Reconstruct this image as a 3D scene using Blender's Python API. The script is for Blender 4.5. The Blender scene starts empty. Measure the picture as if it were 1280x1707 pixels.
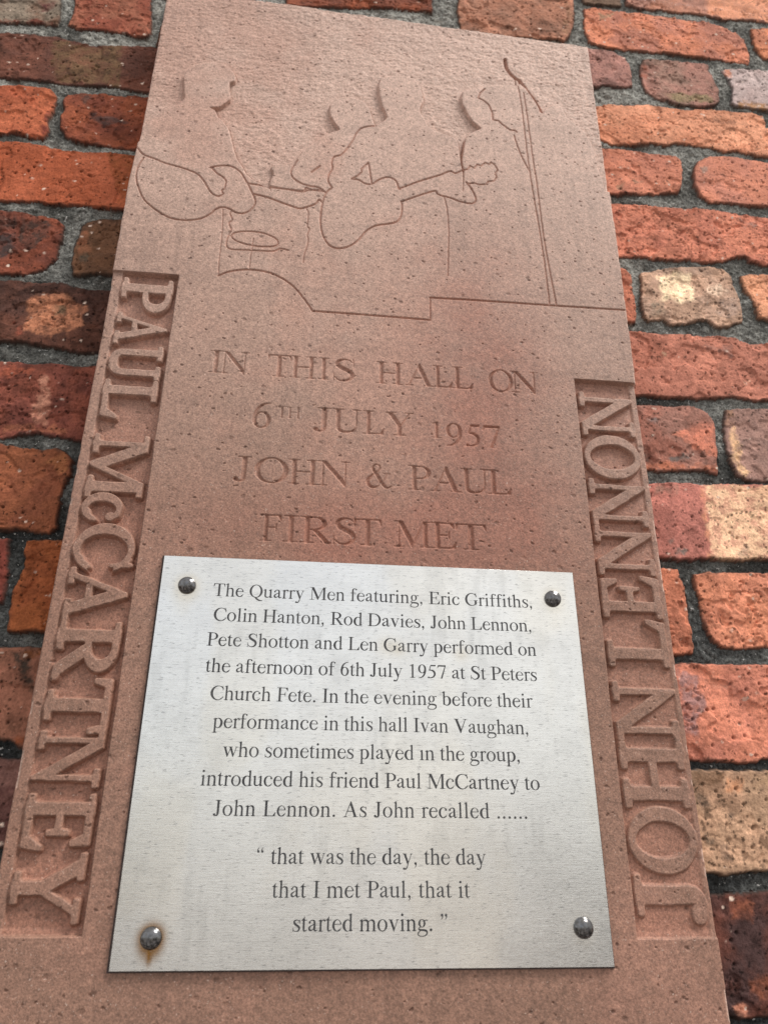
import bpy, math
import numpy as np
from mathutils import Matrix, Vector

# ================================================================ camera, sky, sun, exposure
scene = bpy.context.scene
COL = scene.collection
Z0 = 1.5                                   # height of the camera, and of the slab's origin, above the pavement
rad = math.radians
cam = bpy.data.cameras.new('camera'); cam_ob = bpy.data.objects.new('camera', cam); COL.objects.link(cam_ob)
cam.sensor_fit = 'HORIZONTAL'; cam.sensor_width = 36.0; cam.lens = 1250/1280*36
cam.clip_start = .02; cam.clip_end = 500
RIGHT = (.99410318, -.1082481, .00641984); DOWN = (.04928107, .39825377, -.9159505); FWD = (.09659318, .91086568, .40123992)
m = Matrix([[RIGHT[i], -DOWN[i], -FWD[i], 0] for i in range(3)]+[[0, 0, 0, 1]])
m.translation = (0, -.55, Z0)
cam_ob.matrix_world = m
cam.dof.use_dof = True; cam.dof.focus_distance = .60; cam.dof.aperture_fstop = 13.0
scene.camera = cam_ob

SUN_EL, SUN_ROT = rad(53), rad(125)        # high, to the right of the viewer
world = bpy.data.worlds.new('World'); scene.world = world; world.use_nodes = True
nt = world.node_tree; N = nt.nodes; N.clear()
def nd(t, **k):
    n = N.new(t)
    for a, b in k.items(): setattr(n, a, b)
    return n
sky = nd('ShaderNodeTexSky', sky_type='NISHITA', sun_disc=False, sun_elevation=SUN_EL, sun_rotation=SUN_ROT)
tc = nd('ShaderNodeTexCoord'); cn = nd('ShaderNodeTexNoise'); cn.inputs['Scale'].default_value = 2.2; cn.inputs['Detail'].default_value = 5; cn.inputs['Roughness'].default_value = .6
nt.links.new(tc.outputs['Generated'], cn.inputs['Vector'])
cr = nd('ShaderNodeMapRange'); cr.inputs['From Min'].default_value = .34; cr.inputs['From Max'].default_value = .6; cr.inputs['To Min'].default_value = .5; cr.inputs['To Max'].default_value = 1
nt.links.new(cn.outputs['Fac'], cr.inputs['Value'])
cm = nd('ShaderNodeMix', data_type='RGBA'); cm.inputs['B'].default_value = (7.5, 7.35, 7.05, 1)     # high thin cloud over the blue
nt.links.new(cr.outputs['Result'], cm.inputs['Factor']); nt.links.new(sky.outputs['Color'], cm.inputs['A'])
sx = nd('ShaderNodeSeparateXYZ'); nt.links.new(tc.outputs['Generated'], sx.inputs['Vector'])
gr = nd('ShaderNodeMapRange'); gr.inputs['From Min'].default_value = -.05; gr.inputs['From Max'].default_value = .02
sn = nd('ShaderNodeTexNoise'); sn.inputs['Scale'].default_value = 6.0; sn.inputs['Detail'].default_value = 2
mpn = nd('ShaderNodeMapping'); mpn.inputs['Scale'].default_value = (1, 1, .25); nt.links.new(tc.outputs['Generated'], mpn.inputs['Vector']); nt.links.new(mpn.outputs['Vector'], sn.inputs['Vector'])
sm = nd('ShaderNodeMath', operation='MULTIPLY_ADD'); sm.inputs[1].default_value = .75; nt.links.new(sn.outputs['Fac'], sm.inputs[0])
sa = nd('ShaderNodeMath', operation='SUBTRACT'); sa.inputs[1].default_value = .36; nt.links.new(sx.outputs['Z'], sm.inputs[2]); nt.links.new(sm.outputs['Value'], sa.inputs[0])
nt.links.new(sa.outputs['Value'], gr.inputs['Value'])                  # roofs and trees opposite make an uneven skyline
gm = nd('ShaderNodeMix', data_type='RGBA'); fn = nd('ShaderNodeTexNoise'); fn.inputs['Scale'].default_value = 4.2; fn.inputs['Detail'].default_value = 2; nt.links.new(mpn.outputs['Vector'], fn.inputs['Vector'])
fr_ = nd('ShaderNodeMapRange'); fr_.inputs['From Min'].default_value = .49; fr_.inputs['From Max'].default_value = .56; nt.links.new(fn.outputs['Fac'], fr_.inputs['Value'])
fm = nd('ShaderNodeMix', data_type='RGBA'); fm.inputs['A'].default_value = (.6, .56, .54, 1); fm.inputs['B'].default_value = (5.0, 4.45, 4.0, 1)   # shaded and lit fronts and ground below the skyline
nt.links.new(fr_.outputs['Result'], fm.inputs['Factor']); nt.links.new(fm.outputs['Result'], gm.inputs['A'])
nt.links.new(gr.outputs['Result'], gm.inputs['Factor']); nt.links.new(cm.outputs['Result'], gm.inputs['B'])
bg = nd('ShaderNodeBackground'); bg.inputs['Strength'].default_value = .07; wo = nd('ShaderNodeOutputWorld')
nt.links.new(gm.outputs['Result'], bg.inputs['Color']); nt.links.new(bg.outputs['Background'], wo.inputs['Surface'])
sun = bpy.data.lights.new('sun', 'SUN'); sun.energy = 1.5; sun.angle = rad(20); sun.color = (1, .95, .88)
sun_ob = bpy.data.objects.new('sun', sun); COL.objects.link(sun_ob)
sd = Vector((math.cos(SUN_EL)*math.sin(SUN_ROT), math.cos(SUN_EL)*math.cos(SUN_ROT), math.sin(SUN_EL)))
sun_ob.rotation_euler = sd.to_track_quat('Z', 'Y').to_euler(); sun_ob.location = (1.5, -2, 4)
vs = scene.view_settings
vs.view_transform = 'Standard'; vs.look = 'None'; vs.gamma = 1; vs.use_curve_mapping = False; vs.exposure = 1.10

# ================================================================ helpers
def lin(c):
    c = np.asarray(c, float)/255
    return np.where(c <= .04045, c/12.92, ((c+.055)/1.055)**2.4)
def sst(a, b, x):
    t = np.clip((x-a)/(b-a), 0, 1); return t*t*(3-2*t)
def hash2(i, j, seed):
    h = (i.astype(np.int64)*374761393+j.astype(np.int64)*668265263+seed*974634541) & 0xFFFFFFFF
    h = ((h ^ (h >> 13))*1274126177) & 0xFFFFFFFF
    h = ((h ^ (h >> 16))*2246822519) & 0xFFFFFFFF
    return ((h ^ (h >> 15)) & 0xFFFFFF)/float(0xFFFFFF)
def vnoise(x, y, seed):
    i, j = np.floor(x), np.floor(y); u, v = x-i, y-j
    u = u*u*u*(u*(u*6-15)+10); v = v*v*v*(v*(v*6-15)+10)
    a, b, c, d = hash2(i, j, seed), hash2(i+1, j, seed), hash2(i, j+1, seed), hash2(i+1, j+1, seed)
    return (a+(b-a)*u)+((c+(d-c)*u)-(a+(b-a)*u))*v
def fbm(x, y, size, seed, octs=4, gain=.5):
    s = np.zeros(np.shape(x)); a = 1; t = 0; f = 1/size
    for o in range(octs):
        c, n = math.cos(.6*o), math.sin(.6*o)
        s += a*vnoise((x*c+y*n)*f+o*17.3, (y*c-x*n)*f-o*9.1, seed+o*31); t += a; a *= gain; f *= 2.03
    return s/t                                                        # 0..1
def cells(x, y, size, seed):
    """distance to the nearest scattered point (in units of size) and that cell's random number"""
    i, j = np.floor(x/size), np.floor(y/size); best = np.full(np.shape(x), 9.); rid = np.zeros(np.shape(x))
    for a in (-1, 0, 1):
        for b in (-1, 0, 1):
            px = i+a+hash2(i+a, j+b, seed); py = j+b+hash2(i+a, j+b, seed+1)
            d = np.hypot(x/size-px, (y/size-py)*1.0); r = hash2(i+a, j+b, seed+2)
            k = d < best; best = np.where(k, d, best); rid = np.where(k, r, rid)
    return best, rid

def link(o, parent=None):
    COL.objects.link(o)
    if parent: o.parent = parent
    return o
def mesh_arrays(name, V, F, mat, parent=None, col=None, normals=None, smooth=True):
    """V (n,3) metres; F (m,4) quads"""
    me = bpy.data.meshes.new(name); n, k = len(V), len(F)
    me.vertices.add(n); me.vertices.foreach_set('co', np.ascontiguousarray(V, np.float32).ravel())
    me.loops.add(k*4); me.loops.foreach_set('vertex_index', np.ascontiguousarray(F, np.int32).ravel())
    me.polygons.add(k); me.polygons.foreach_set('loop_start', np.arange(0, k*4, 4, dtype=np.int32))
    me.polygons.foreach_set('use_smooth', np.full(k, smooth, dtype=bool))
    me.update(calc_edges=True)
    if col is not None:
        a = me.attributes.new('Col', 'FLOAT_COLOR', 'POINT')
        a.data.foreach_set('color', np.c_[col, np.ones(len(col))].astype(np.float32).ravel())
    if normals is not None: me.normals_split_custom_set_from_vertices(np.ascontiguousarray(normals, np.float32))
    me.materials.append(mat)
    return link(bpy.data.objects.new(name, me), parent)
def sub_mesh(name, V, Q, mask, mat, parent, col=None, normals=None):
    q = Q[mask]; u, inv = np.unique(q, return_inverse=True)
    return mesh_arrays(name, V[u], inv.reshape(q.shape), mat, parent, None if col is None else col[u], None if normals is None else normals[u])
def quads(ny, nx):
    i = np.arange(ny*nx).reshape(ny, nx)
    return np.stack([i[:-1, :-1], i[:-1, 1:], i[1:, 1:], i[1:, :-1]], -1).reshape(-1, 4)
def tag(o, label=None, cat=None, group=None, kind=None):
    for k, v in (('label', label), ('category', cat), ('group', group), ('kind', kind)):
        if v: o[k] = v
    return o
def empty(name, loc):
    o = bpy.data.objects.new(name, None); o.empty_display_size = .05; o.location = loc; return link(o)

class Mat:
    def __init__(s, name):
        s.m = bpy.data.materials.new(name); s.m.use_nodes = True; s.t = s.m.node_tree; s.b = s.t.nodes['Principled BSDF']; s.tc = s.t.nodes.new('ShaderNodeTexCoord')
    def n(s, t, **k):
        x = s.t.nodes.new(t)
        for a, b in k.items(): setattr(x, a, b)
        return x
    def l(s, a, b): s.t.links.new(a, b)
    def noise(s, scale, detail=3, rough=.55, stretch=None):
        x = s.n('ShaderNodeTexNoise'); x.inputs['Scale'].default_value = scale; x.inputs['Detail'].default_value = detail; x.inputs['Roughness'].default_value = rough
        v = s.tc.outputs['Object']
        if stretch:
            mp = s.n('ShaderNodeMapping'); mp.inputs['Scale'].default_value = stretch; s.l(v, mp.inputs['Vector']); v = mp.outputs['Vector']
        s.l(v, x.inputs['Vector']); return x.outputs['Fac']
    def rng(s, v, a, b, c, d):
        x = s.n('ShaderNodeMapRange'); s.l(v, x.inputs['Value'])
        for k, q in zip(('From Min', 'From Max', 'To Min', 'To Max'), (a, b, c, d)): x.inputs[k].default_value = q
        return x.outputs['Result']
    def attr(s): x = s.n('ShaderNodeAttribute', attribute_name='Col'); return x.outputs['Color']
    def mul(s, c, f):
        x = s.n('ShaderNodeMix', data_type='RGBA', blend_type='MULTIPLY'); x.inputs['Factor'].default_value = 1
        s.l(c, x.inputs['A']); s.l(f, x.inputs['B']); return x.outputs['Result']
    def mix(s, f, a, b):
        x = s.n('ShaderNodeMix', data_type='RGBA')
        if isinstance(f, float): x.inputs['Factor'].default_value = f
        else: s.l(f, x.inputs['Factor'])
        for k, q in (('A', a), ('B', b)):
            if isinstance(q, tuple): x.inputs[k].default_value = (*q, 1)
            else: s.l(q, x.inputs[k])
        return x.outputs['Result']
    def add(s, a, b, op='ADD'):
        x = s.n('ShaderNodeMath', operation=op)
        for i, q in enumerate((a, b)):
            if isinstance(q, (int, float)): x.inputs[i].default_value = q
            else: s.l(q, x.inputs[i])
        return x.outputs['Value']
    def bump(s, h, strength, dist):
        x = s.n('ShaderNodeBump'); x.inputs['Strength'].default_value = strength; x.inputs['Distance'].default_value = dist
        s.l(h, x.inputs['Height']); s.l(x.outputs['Normal'], s.b.inputs['Normal'])
    def set(s, **k):
        for a, v in k.items():
            i = s.b.inputs[a.replace('_', ' ')]
            if hasattr(v, 'is_output'): s.l(v, i)
            else: i.default_value = (*v, 1) if isinstance(v, tuple) else v

def m_stone():
    s = Mat('red_sandstone')
    g = s.rng(s.noise(720, 2, .7), .3, .7, .66, 1.34); g2 = s.rng(s.noise(330, 2), .35, .65, .88, 1.12)
    sp = s.rng(s.noise(650, 1), .70, .76, 0, .55)
    c = s.mix(sp, s.mul(s.mul(s.attr(), g), g2), (.62, .47, .40))
    s.set(Base_Color=c, Roughness=.68, Specular_IOR_Level=.5)
    s.bump(s.add(s.noise(800, 3, .65), s.add(s.noise(300, 2), .8, 'MULTIPLY')), .55, .0006)
    return s.m
def m_brick():
    s = Mat('old_red_brick')
    g = s.rng(s.noise(520, 4, .65), .3, .7, .74, 1.26)
    pt = s.rng(s.noise(230, 2), .30, .36, .35, 1)
    s.set(Base_Color=s.mul(s.mul(s.attr(), g), pt), Roughness=.95, Specular_IOR_Level=.15)
    s.bump(s.add(s.noise(420, 4, .7), s.noise(130, 3, .6)), .6, .0014)
    return s.m
def m_mortar():
    s = Mat('black_ash_mortar')
    g = s.rng(s.noise(420, 3, .75), .32, .68, .3, 1.9)
    sp = s.rng(s.noise(330, 1), .69, .73, 0, .8)
    s.set(Base_Color=s.mix(sp, s.mul(s.attr(), g), (.55, .54, .52)), Roughness=.9, Specular_IOR_Level=.25)
    s.bump(s.add(s.noise(500, 4, .75), s.noise(170, 2)), 1.0, .0022)
    return s.m
def m_steel():
    s = Mat('brushed_steel')
    st = s.noise(1, 4, .7, (38, 1, 1100)); st2 = s.noise(1, 2, .5, (260, 1, 2600)); dash = s.rng(s.noise(1, 1, .5, (190, 1, 1500)), .62, .70, 0, .7)
    f = s.rng(st, .25, .75, .88, 1.08); cl = s.rng(s.noise(22, 4), .3, .7, .93, 1.05)
    c = s.mix(dash, s.mul(s.mul(s.attr(), f), cl), (.34, .34, .34))
    s.set(Base_Color=c, Metallic=1.0, Roughness=s.rng(st2, .3, .7, .18, .32))
    s.bump(s.add(st, st2), .2, .0002)
    return s.m
def m_bolt():
    s = Mat('polished_bolt_steel')
    s.set(Base_Color=s.mix(s.rng(s.noise(500, 3), .4, .65, 0, 1), (.18, .18, .19), (.12, .115, .11)), Metallic=1.0, Roughness=s.rng(s.noise(260, 4), .35, .7, .14, .34)); s.bump(s.noise(300, 3), .06, .0003); return s.m
def m_ink():
    s = Mat('black_filled_engraving')
    s.set(Base_Color=s.mix(s.rng(s.noise(60, 3), .35, .65, 0, 1), (.020, .020, .024), (.055, .055, .058)), Roughness=.42, Specular_IOR_Level=.5); return s.m
STONE, BRICK, MORTAR, STEEL, BOLT, INK = m_stone(), m_brick(), m_mortar(), m_steel(), m_bolt(), m_ink()

# ---------------------------------------------------------------- lettering: every glyph is a signed field in 1000-unit em space
def f_box(X, Y, x0, y0, x1, y1):
    dx = np.abs(X-(x0+x1)/2)-(x1-x0)/2; dy = np.abs(Y-(y0+y1)/2)-(y1-y0)/2
    return np.hypot(np.maximum(dx, 0), np.maximum(dy, 0))+np.minimum(np.maximum(dx, dy), 0)
def f_poly(X, Y, P):
    d = np.full(X.shape, 1e18); s = np.ones(X.shape); n = len(P)
    for i in range(n):
        ax, ay = P[i]; bx, by = P[i-1]
        ex, ey = bx-ax, by-ay; wx, wy = X-ax, Y-ay
        t = np.clip((wx*ex+wy*ey)/(ex*ex+ey*ey+1e-12), 0, 1)
        d = np.minimum(d, (wx-ex*t)**2+(wy-ey*t)**2)
        c1 = Y >= ay; c2 = Y < by; c3 = ex*wy > ey*wx
        s = np.where((c1 & c2 & c3) | (~c1 & ~c2 & ~c3), -s, s)
    return s*np.sqrt(d)
def f_ell(X, Y, cx, cy, rx, ry):
    x, y = X-cx, Y-cy
    k0 = np.hypot(x/rx, y/ry); k1 = np.hypot(x/rx**2, y/ry**2)+1e-9
    return np.where(k0 < 1e-3, -min(rx, ry), k0*(k0-1)/k1)
def spline(P, n=6):
    P = np.asarray(P, float)
    if len(P) < 3: return P
    Q = np.vstack([2*P[0]-P[1], P, 2*P[-1]-P[-2]]); out = []
    for i in range(1, len(Q)-2):
        a, b, c, d = Q[i-1:i+3]
        for t in np.arange(n)/n:
            out.append(.5*((2*b)+(c-a)*t+(2*a-5*b+4*c-d)*t*t+(3*b-3*c+d-a)*t**3))
    out.append(P[-1]); return np.array(out)
def f_curve(X, Y, P, W, n=6, smooth=True):
    Q = np.c_[np.asarray(P, float), np.asarray(W, float)/2]
    if smooth: Q = spline(Q, n)
    d = np.full(X.shape, 1e9)
    for i in range(len(Q)-1):
        ax, ay, ar = Q[i]; bx, by, br = Q[i+1]
        ex, ey = bx-ax, by-ay; wx, wy = X-ax, Y-ay
        t = np.clip((wx*ex+wy*ey)/(ex*ex+ey*ey+1e-12), 0, 1)
        d = np.minimum(d, np.hypot(wx-ex*t, wy-ey*t)-(ar+(br-ar)*t))
    return d
def smin(a, b, k):
    h = np.clip(.5+.5*(b-a)/k, 0, 1)
    return b+(a-b)*h-k*h*(1-h)
class Pen:
    def __init__(s, X, Y): s.X, s.Y = X, Y; s.d = np.full(X.shape, 1e9)
    def add(s, f, k=0): s.d = smin(f, s.d, k) if k else np.minimum(s.d, f)
    def cut(s, f): s.d = np.maximum(s.d, -f)
    def box(s, *a, k=0): s.add(f_box(s.X, s.Y, *a), k)
    def poly(s, *P, k=0): s.add(f_poly(s.X, s.Y, P), k)
    def curve(s, P, W, k=0): s.add(f_curve(s.X, s.Y, P, W), k)
    def dot(s, x, y, r): s.add(np.hypot(s.X-x, s.Y-y)-r)
    def ring(s, o, i, cuts=(), k=0):
        f = np.maximum(f_ell(s.X, s.Y, *o), -f_ell(s.X, s.Y, *i))
        for c in cuts: f = np.maximum(f, -f_box(s.X, s.Y, *c))
        s.add(f, k)
    def stem(s, x, y0, y1, w, foot=0, head=0, fl=None, k=34, t=22):
        f = f_box(s.X, s.Y, x-w/2, y0, x+w/2, y1)
        if foot: f = smin(f_box(s.X, s.Y, x-foot, y0, x+foot, y0+t), f, k)
        if head: f = smin(f_box(s.X, s.Y, x-head, y1-t, x+head, y1), f, k)
        if fl is not None:
            f = np.minimum(f, f_poly(s.X, s.Y, [(x-105, y1-62), (x-105, y1-46), (x+w/2-16, y1+10), (x+w/2, y1+10), (x+w/2, y1-90), (x-w/2, y1-80), (x-w/2-8, y1-62)]))
        s.add(f)
    def dee(s, x0, xc, rx, y0, y1, th, tw):
        X, Y = s.X, s.Y; cy, ry = (y0+y1)/2, (y1-y0)/2
        o = np.maximum(np.minimum(f_box(X, Y, x0-300, y0, xc, y1), f_ell(X, Y, xc, cy, rx, ry)), x0-X)
        i = np.minimum(f_box(X, Y, x0-300, y0+th, xc, y1-th), f_ell(X, Y, xc, cy, rx-tw, ry-th))
        s.add(np.maximum(o, -i))
ADV = dict(zip('abcdefghilmnoprstuvwy', [444,500,444,500,444,333,500,500,278,278,778,500,500,500,333,389,278,500,500,722,500]))
ADV.update(dict(zip('ACDEFGHIJLMNOPQRSTUVY', [722,667,722,611,556,722,722,333,389,611,889,722,722,556,722,667,556,611,722,722,722])))
ADV.update({c: 500 for c in '15679'}); ADV.update({' ': 250, ',': 250, '.': 250, '“': 444, '”': 444, '&': 778, 'ı': 278})
def glyph(c, X, Y):
    p = Pen(X, Y); S = 82
    def arch(x0, x1):
        p.curve([(x0+20, 345), (x0+75, 408), (x0+150, 430), (x1-28, 395), (x1, 300)], [22, 30, 56, 82, S]); p.stem(x1, 0, 305, S, foot=98)
    if c in 'iıl':
        p.stem(137, 0, 683 if c == 'l' else 450, S, foot=116, fl=1)
        if c == 'i': p.dot(130, 628, 54)
    elif c in 'nh': p.stem(118, 0, 683 if c == 'h' else 450, S, foot=100, fl=1); arch(118, 382)
    elif c == 'm': p.stem(118, 0, 450, S, foot=100, fl=1); arch(118, 390); arch(390, 660)
    elif c == 'r':
        p.stem(125, 0, 450, S, foot=108, fl=1); p.curve([(140, 330), (190, 410), (250, 440), (300, 425)], [24, 34, 44, 60]); p.dot(302, 415, 42)
    elif c == 'u':
        p.stem(110, 140, 450, S, fl=1); p.curve([(110, 165), (122, 70), (190, 32), (270, 38), (350, 95)], [S, 78, 56, 36, 24])
        p.stem(378, 0, 450, S, fl=1); p.poly((378, 0), (482, 36), (482, 50), (415, 62), (360, 62))
    elif c == 'o': p.ring((250, 225, 222, 236), (250, 225, 130, 208))
    elif c == 'e':
        p.ring((228, 225, 203, 236), (246, 232, 126, 204), [(236, 100, 700, 258)]); p.box(90, 258, 418, 288)
        p.curve([(290, 22), (355, 55), (418, 148)], [60, 44, 14])
    elif c == 'c':
        p.ring((232, 225, 207, 236), (258, 228, 138, 205), [(290, 90, 700, 385)]); p.dot(365, 352, 45); p.curve([(290, 440), (340, 420), (375, 370)], [28, 36, 50])
        p.curve([(290, 28), (355, 62), (412, 150)], [60, 44, 14])
    elif c == 'a':
        p.stem(305, 60, 320, S); p.curve([(305, 310), (292, 395), (225, 432), (145, 420), (95, 360)], [S, 70, 40, 34, 50]); p.dot(92, 345, 44)
        p.curve([(280, 275), (180, 228), (95, 165), (80, 95), (125, 48), (190, 50), (270, 105)], [24, 36, 64, 82, 72, 40, 24]); p.curve([(305, 90), (322, 38), (370, 26), (436, 62)], [S, 62, 42, 18])
    elif c == 't':
        p.stem(115, 90, 460, S); p.poly((74, 430), (156, 430), (156, 585), (142, 585), (100, 505), (20, 445), (20, 425)); p.box(13, 420, 258, 450)
        p.curve([(115, 110), (126, 40), (178, 22), (228, 36), (272, 76)], [S, 74, 50, 34, 16])
    elif c == 'f':
        p.stem(145, 0, 560, S, foot=122); p.box(20, 418, 310, 450); p.curve([(145, 550), (156, 618), (205, 660), (260, 662), (312, 640)], [S, 70, 44, 32, 40]); p.dot(320, 622, 40)
    elif c == 'd':
        p.ring((235, 222, 208, 234), (262, 222, 122, 203), [(400, -50, 700, 700)]); p.stem(382, 0, 683, S, fl=1); p.poly((382, 0), (490, 34), (490, 48), (420, 60), (360, 60))
    elif c == 'b':
        p.ring((262, 225, 206, 236), (240, 225, 120, 204), [(-200, -50, 100, 700)]); p.stem(112, 30, 683, S, fl=1)
    elif c == 'p':
        p.ring((266, 225, 206, 236), (244, 225, 120, 204), [(-200, -250, 104, 700)]); p.stem(120, -217, 450, S, foot=112, fl=1)
    elif c == 'g':
        p.ring((225, 298, 158, 162), (225, 298, 76, 138)); p.curve([(330, 405), (400, 420), (468, 414)], [24, 34, 44])
        p.curve([(150, 155), (95, 108), (92, 62), (160, 40), (300, 32), (405, 8), (450, -52), (430, -130), (345, -188), (220, -205), (95, -182), (45, -118), (80, -48), (165, 15)],
                [24, 38, 54, 66, 78, 82, 66, 54, 38, 30, 38, 46, 42, 26])
    elif c in 'sS':
        if c == 's':
            P = [(315, 385), (255, 430), (180, 440), (110, 405), (92, 345), (130, 285), (205, 238), (285, 185), (318, 120), (285, 45), (210, 8), (125, 14), (58, 68)]
            W = [24, 28, 36, 62, 78, 84, 86, 84, 78, 60, 36, 28, 24]; T = [[(332, 312), (322, 445)], [(46, 150), (54, 5)]]
        else:
            P = [(458, 570), (372, 640), (268, 652), (165, 612), (126, 520), (172, 432), (282, 360), (400, 285), (452, 180), (402, 66), (290, 10), (172, 20), (82, 105)]
            W = [24, 32, 44, 76, 98, 108, 112, 108, 100, 78, 46, 32, 26]; T = [[(476, 465), (466, 665)], [(54, 210), (62, 0)]]
        p.curve(P, W)
        for t in T: p.curve(t, [22, 26])
    elif c in 'vy':
        p.poly((62, 445), (160, 445), (296, 100), (268, -12), (240, -12)); p.curve([(262, 10), (340, 230), (415, 440)], [30, 30, 30]); p.box(15, 428, 218, 450, k=16); p.box(345, 428, 487, 450, k=16)
        if c == 'y': p.curve([(262, 10), (225, -105), (175, -178), (95, -180)], [36, 46, 54, 60]); p.dot(78, -172, 46)
    elif c == 'w':
        for o in (0, 262): p.poly((55+o, 445), (152+o, 445), (270+o, 105), (246+o, -12), (220+o, -12))
        p.curve([(240, 10), (310, 210), (360, 360)], [30]*3); p.curve([(502, 10), (580, 240), (640, 440)], [30]*3)
        for a, b in ((10, 215), (272, 475), (572, 708)): p.box(a, 428, b, 450, k=16)
    elif c == 'I': p.stem(167, 0, 662, 102, foot=150, head=150)
    elif c == 'H': p.stem(152, 0, 662, 102, foot=134, head=134); p.stem(570, 0, 662, 102, foot=134, head=134); p.box(150, 318, 572, 352)
    elif c == 'T':
        p.stem(305, 0, 650, 102, foot=146); p.box(30, 630, 580, 662); p.poly((17, 495), (40, 495), (84, 632), (84, 662), (26, 662)); p.poly((594, 495), (571, 495), (527, 632), (527, 662), (585, 662))
    elif c in 'LEF':
        p.stem(160, 0, 662, 102, foot=148, head=148)
        if c in 'EF':
            p.box(160, 630, 535, 662); p.poly((548, 505), (524, 505), (440, 632), (440, 662), (540, 662)); p.box(160, 324, 420, 356); p.poly((436, 240), (436, 440), (414, 440), (392, 356), (392, 324), (414, 240))
        if c in 'LE': p.box(160, 0, 565, 32); p.poly((600, 178), (576, 178), (470, 32), (470, 0), (566, 0))
    elif c == 'P': p.stem(160, 0, 662, 102, foot=148, head=148); p.dee(160, 300, 244, 300, 662, 32, 104)
    elif c == 'R':
        p.stem(160, 0, 662, 102, foot=148, head=148); p.dee(160, 300, 256, 318, 662, 32, 104); p.poly((252, 345), (372, 345), (600, 48), (662, 22), (662, 0), (515, 0))
    elif c == 'D': p.stem(152, 0, 662, 102, foot=134, head=134); p.dee(152, 330, 358, 0, 662, 34, 108)
    elif c in 'CG':
        p.ring((368, 331, 340, 346), (398, 334, 252, 312), [(470, 150, 1000, 505)]); p.curve([(612, 455), (606, 560), (598, 672)], [20, 26, 24])
        p.curve([(520, 46), (585, 90), (640, 170)], [56, 40, 18]); p.curve([(520, 640), (580, 590), (612, 490)], [40, 36, 22])
        if c == 'G': p.box(535, 60, 637, 285); p.box(470, 264, 709, 286, k=20)
    elif c == 'O': p.ring((361, 331, 330, 346), (361, 331, 222, 316))
    elif c == 'Q': p.ring((361, 331, 330, 346), (361, 331, 222, 316)); p.curve([(330, 5), (425, -85), (545, -150), (705, -165)], [60, 84, 66, 22])
    elif c == 'J':
        p.stem(222, 120, 662, 102, head=140); p.curve([(222, 160), (212, 55), (160, 10), (95, 14)], [102, 84, 56, 50]); p.dot(68, 48, 54)
    elif c == 'M':
        p.stem(132, 0, 650, 34, foot=118); p.stem(748, 0, 662, 102, foot=132); p.box(16, 640, 200, 662); p.box(690, 640, 866, 662); p.poly((100, 662), (222, 662), (470, 130), (440, -4), (412, -4)); p.curve([(438, 20), (570, 330), (706, 645)], [34]*3)
    elif c == 'N':
        p.stem(120, 0, 640, 34, foot=108); p.stem(612, 20, 662, 34, head=105); p.box(12, 640, 200, 662, k=16); p.poly((88, 662), (204, 662), (629, 110), (629, -11), (604, -11))
    elif c == 'U':
        p.stem(152, 220, 662, 102, head=138); p.curve([(152, 235), (170, 100), (255, 34), (365, 22), (490, 52), (572, 130), (596, 250)], [102, 96, 68, 50, 42, 36, 34]); p.stem(596, 240, 662, 34, head=108)
    elif c == 'W':                                                    # the carver's heavy U, both limbs thick
        p.stem(152, 230, 662, 102, head=138); p.stem(575, 230, 662, 96, head=130); p.curve([(152, 240), (170, 110), (262, 42), (365, 34), (470, 46), (556, 115), (575, 240)], [102, 96, 80, 74, 78, 92, 96])
    elif c == 'V': p.poly((88, 655), (206, 655), (408, 160), (378, -11), (348, -11)); p.curve([(366, 20), (480, 330), (600, 640)], [36]*3); p.box(16, 640, 290, 662, k=20); p.box(485, 640, 700, 662, k=20)
    elif c == 'A': p.curve([(105, 15), (230, 330), (350, 640)], [36]*3); p.poly((338, 674), (378, 674), (630, 5), (512, 5), (318, 545)); p.box(190, 222, 490, 256); p.box(15, 0, 216, 22, k=20); p.box(445, 0, 706, 22, k=20)
    elif c == 'Y':
        p.stem(362, 0, 300, 102, foot=146); p.poly((72, 655), (194, 655), (413, 300), (413, 235), (311, 235), (311, 270)); p.curve([(385, 270), (490, 450), (600, 640)], [36]*3); p.box(20, 640, 272, 662, k=20); p.box(490, 640, 706, 662, k=20)
    elif c == '&':
        p.curve([(745, 70), (650, 20), (560, 60), (440, 230), (320, 410), (250, 520), (280, 610), (350, 645), (425, 605), (430, 525), (350, 430), (210, 330), (115, 220), (115, 120), (190, 40), (310, 25), (440, 90), (550, 220), (610, 380)],
                [30, 50, 80, 98, 92, 70, 46, 36, 44, 46, 42, 60, 92, 98, 80, 48, 34, 32, 30]); p.box(520, 375, 720, 397)
    elif c == '1': p.stem(260, 0, 660, 84, foot=140); p.poly((112, 580), (112, 598), (275, 676), (302, 676), (302, 560), (218, 600))
    elif c in '96':
        if c == '6': p.X, p.Y = 500-X, 662-Y
        p.ring((245, 452, 200, 222), (245, 452, 108, 192)); p.curve([(402, 430), (392, 290), (320, 120), (200, 22), (60, -8)], [88, 88, 74, 46, 18])
    elif c == '5':
        p.poly((165, 595), (425, 595), (450, 676), (432, 676), (400, 662), (180, 662)); p.poly((172, 655), (205, 655), (148, 395), (85, 372))
        p.curve([(100, 385), (200, 396), (305, 360), (375, 285), (385, 190), (335, 85), (235, 25), (120, 14)], [28, 56, 84, 94, 92, 72, 46, 40]); p.dot(75, 32, 44)
    elif c == '7': p.box(60, 590, 455, 662); p.poly((456, 662), (456, 640), (275, -8), (190, -8), (400, 600)); p.poly((20, 505), (42, 500), (90, 590), (90, 640), (70, 662), (60, 662))
    elif c in ',”“':
        if c == '“': p.X, p.Y = 444-X, 1240-Y-120
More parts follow.
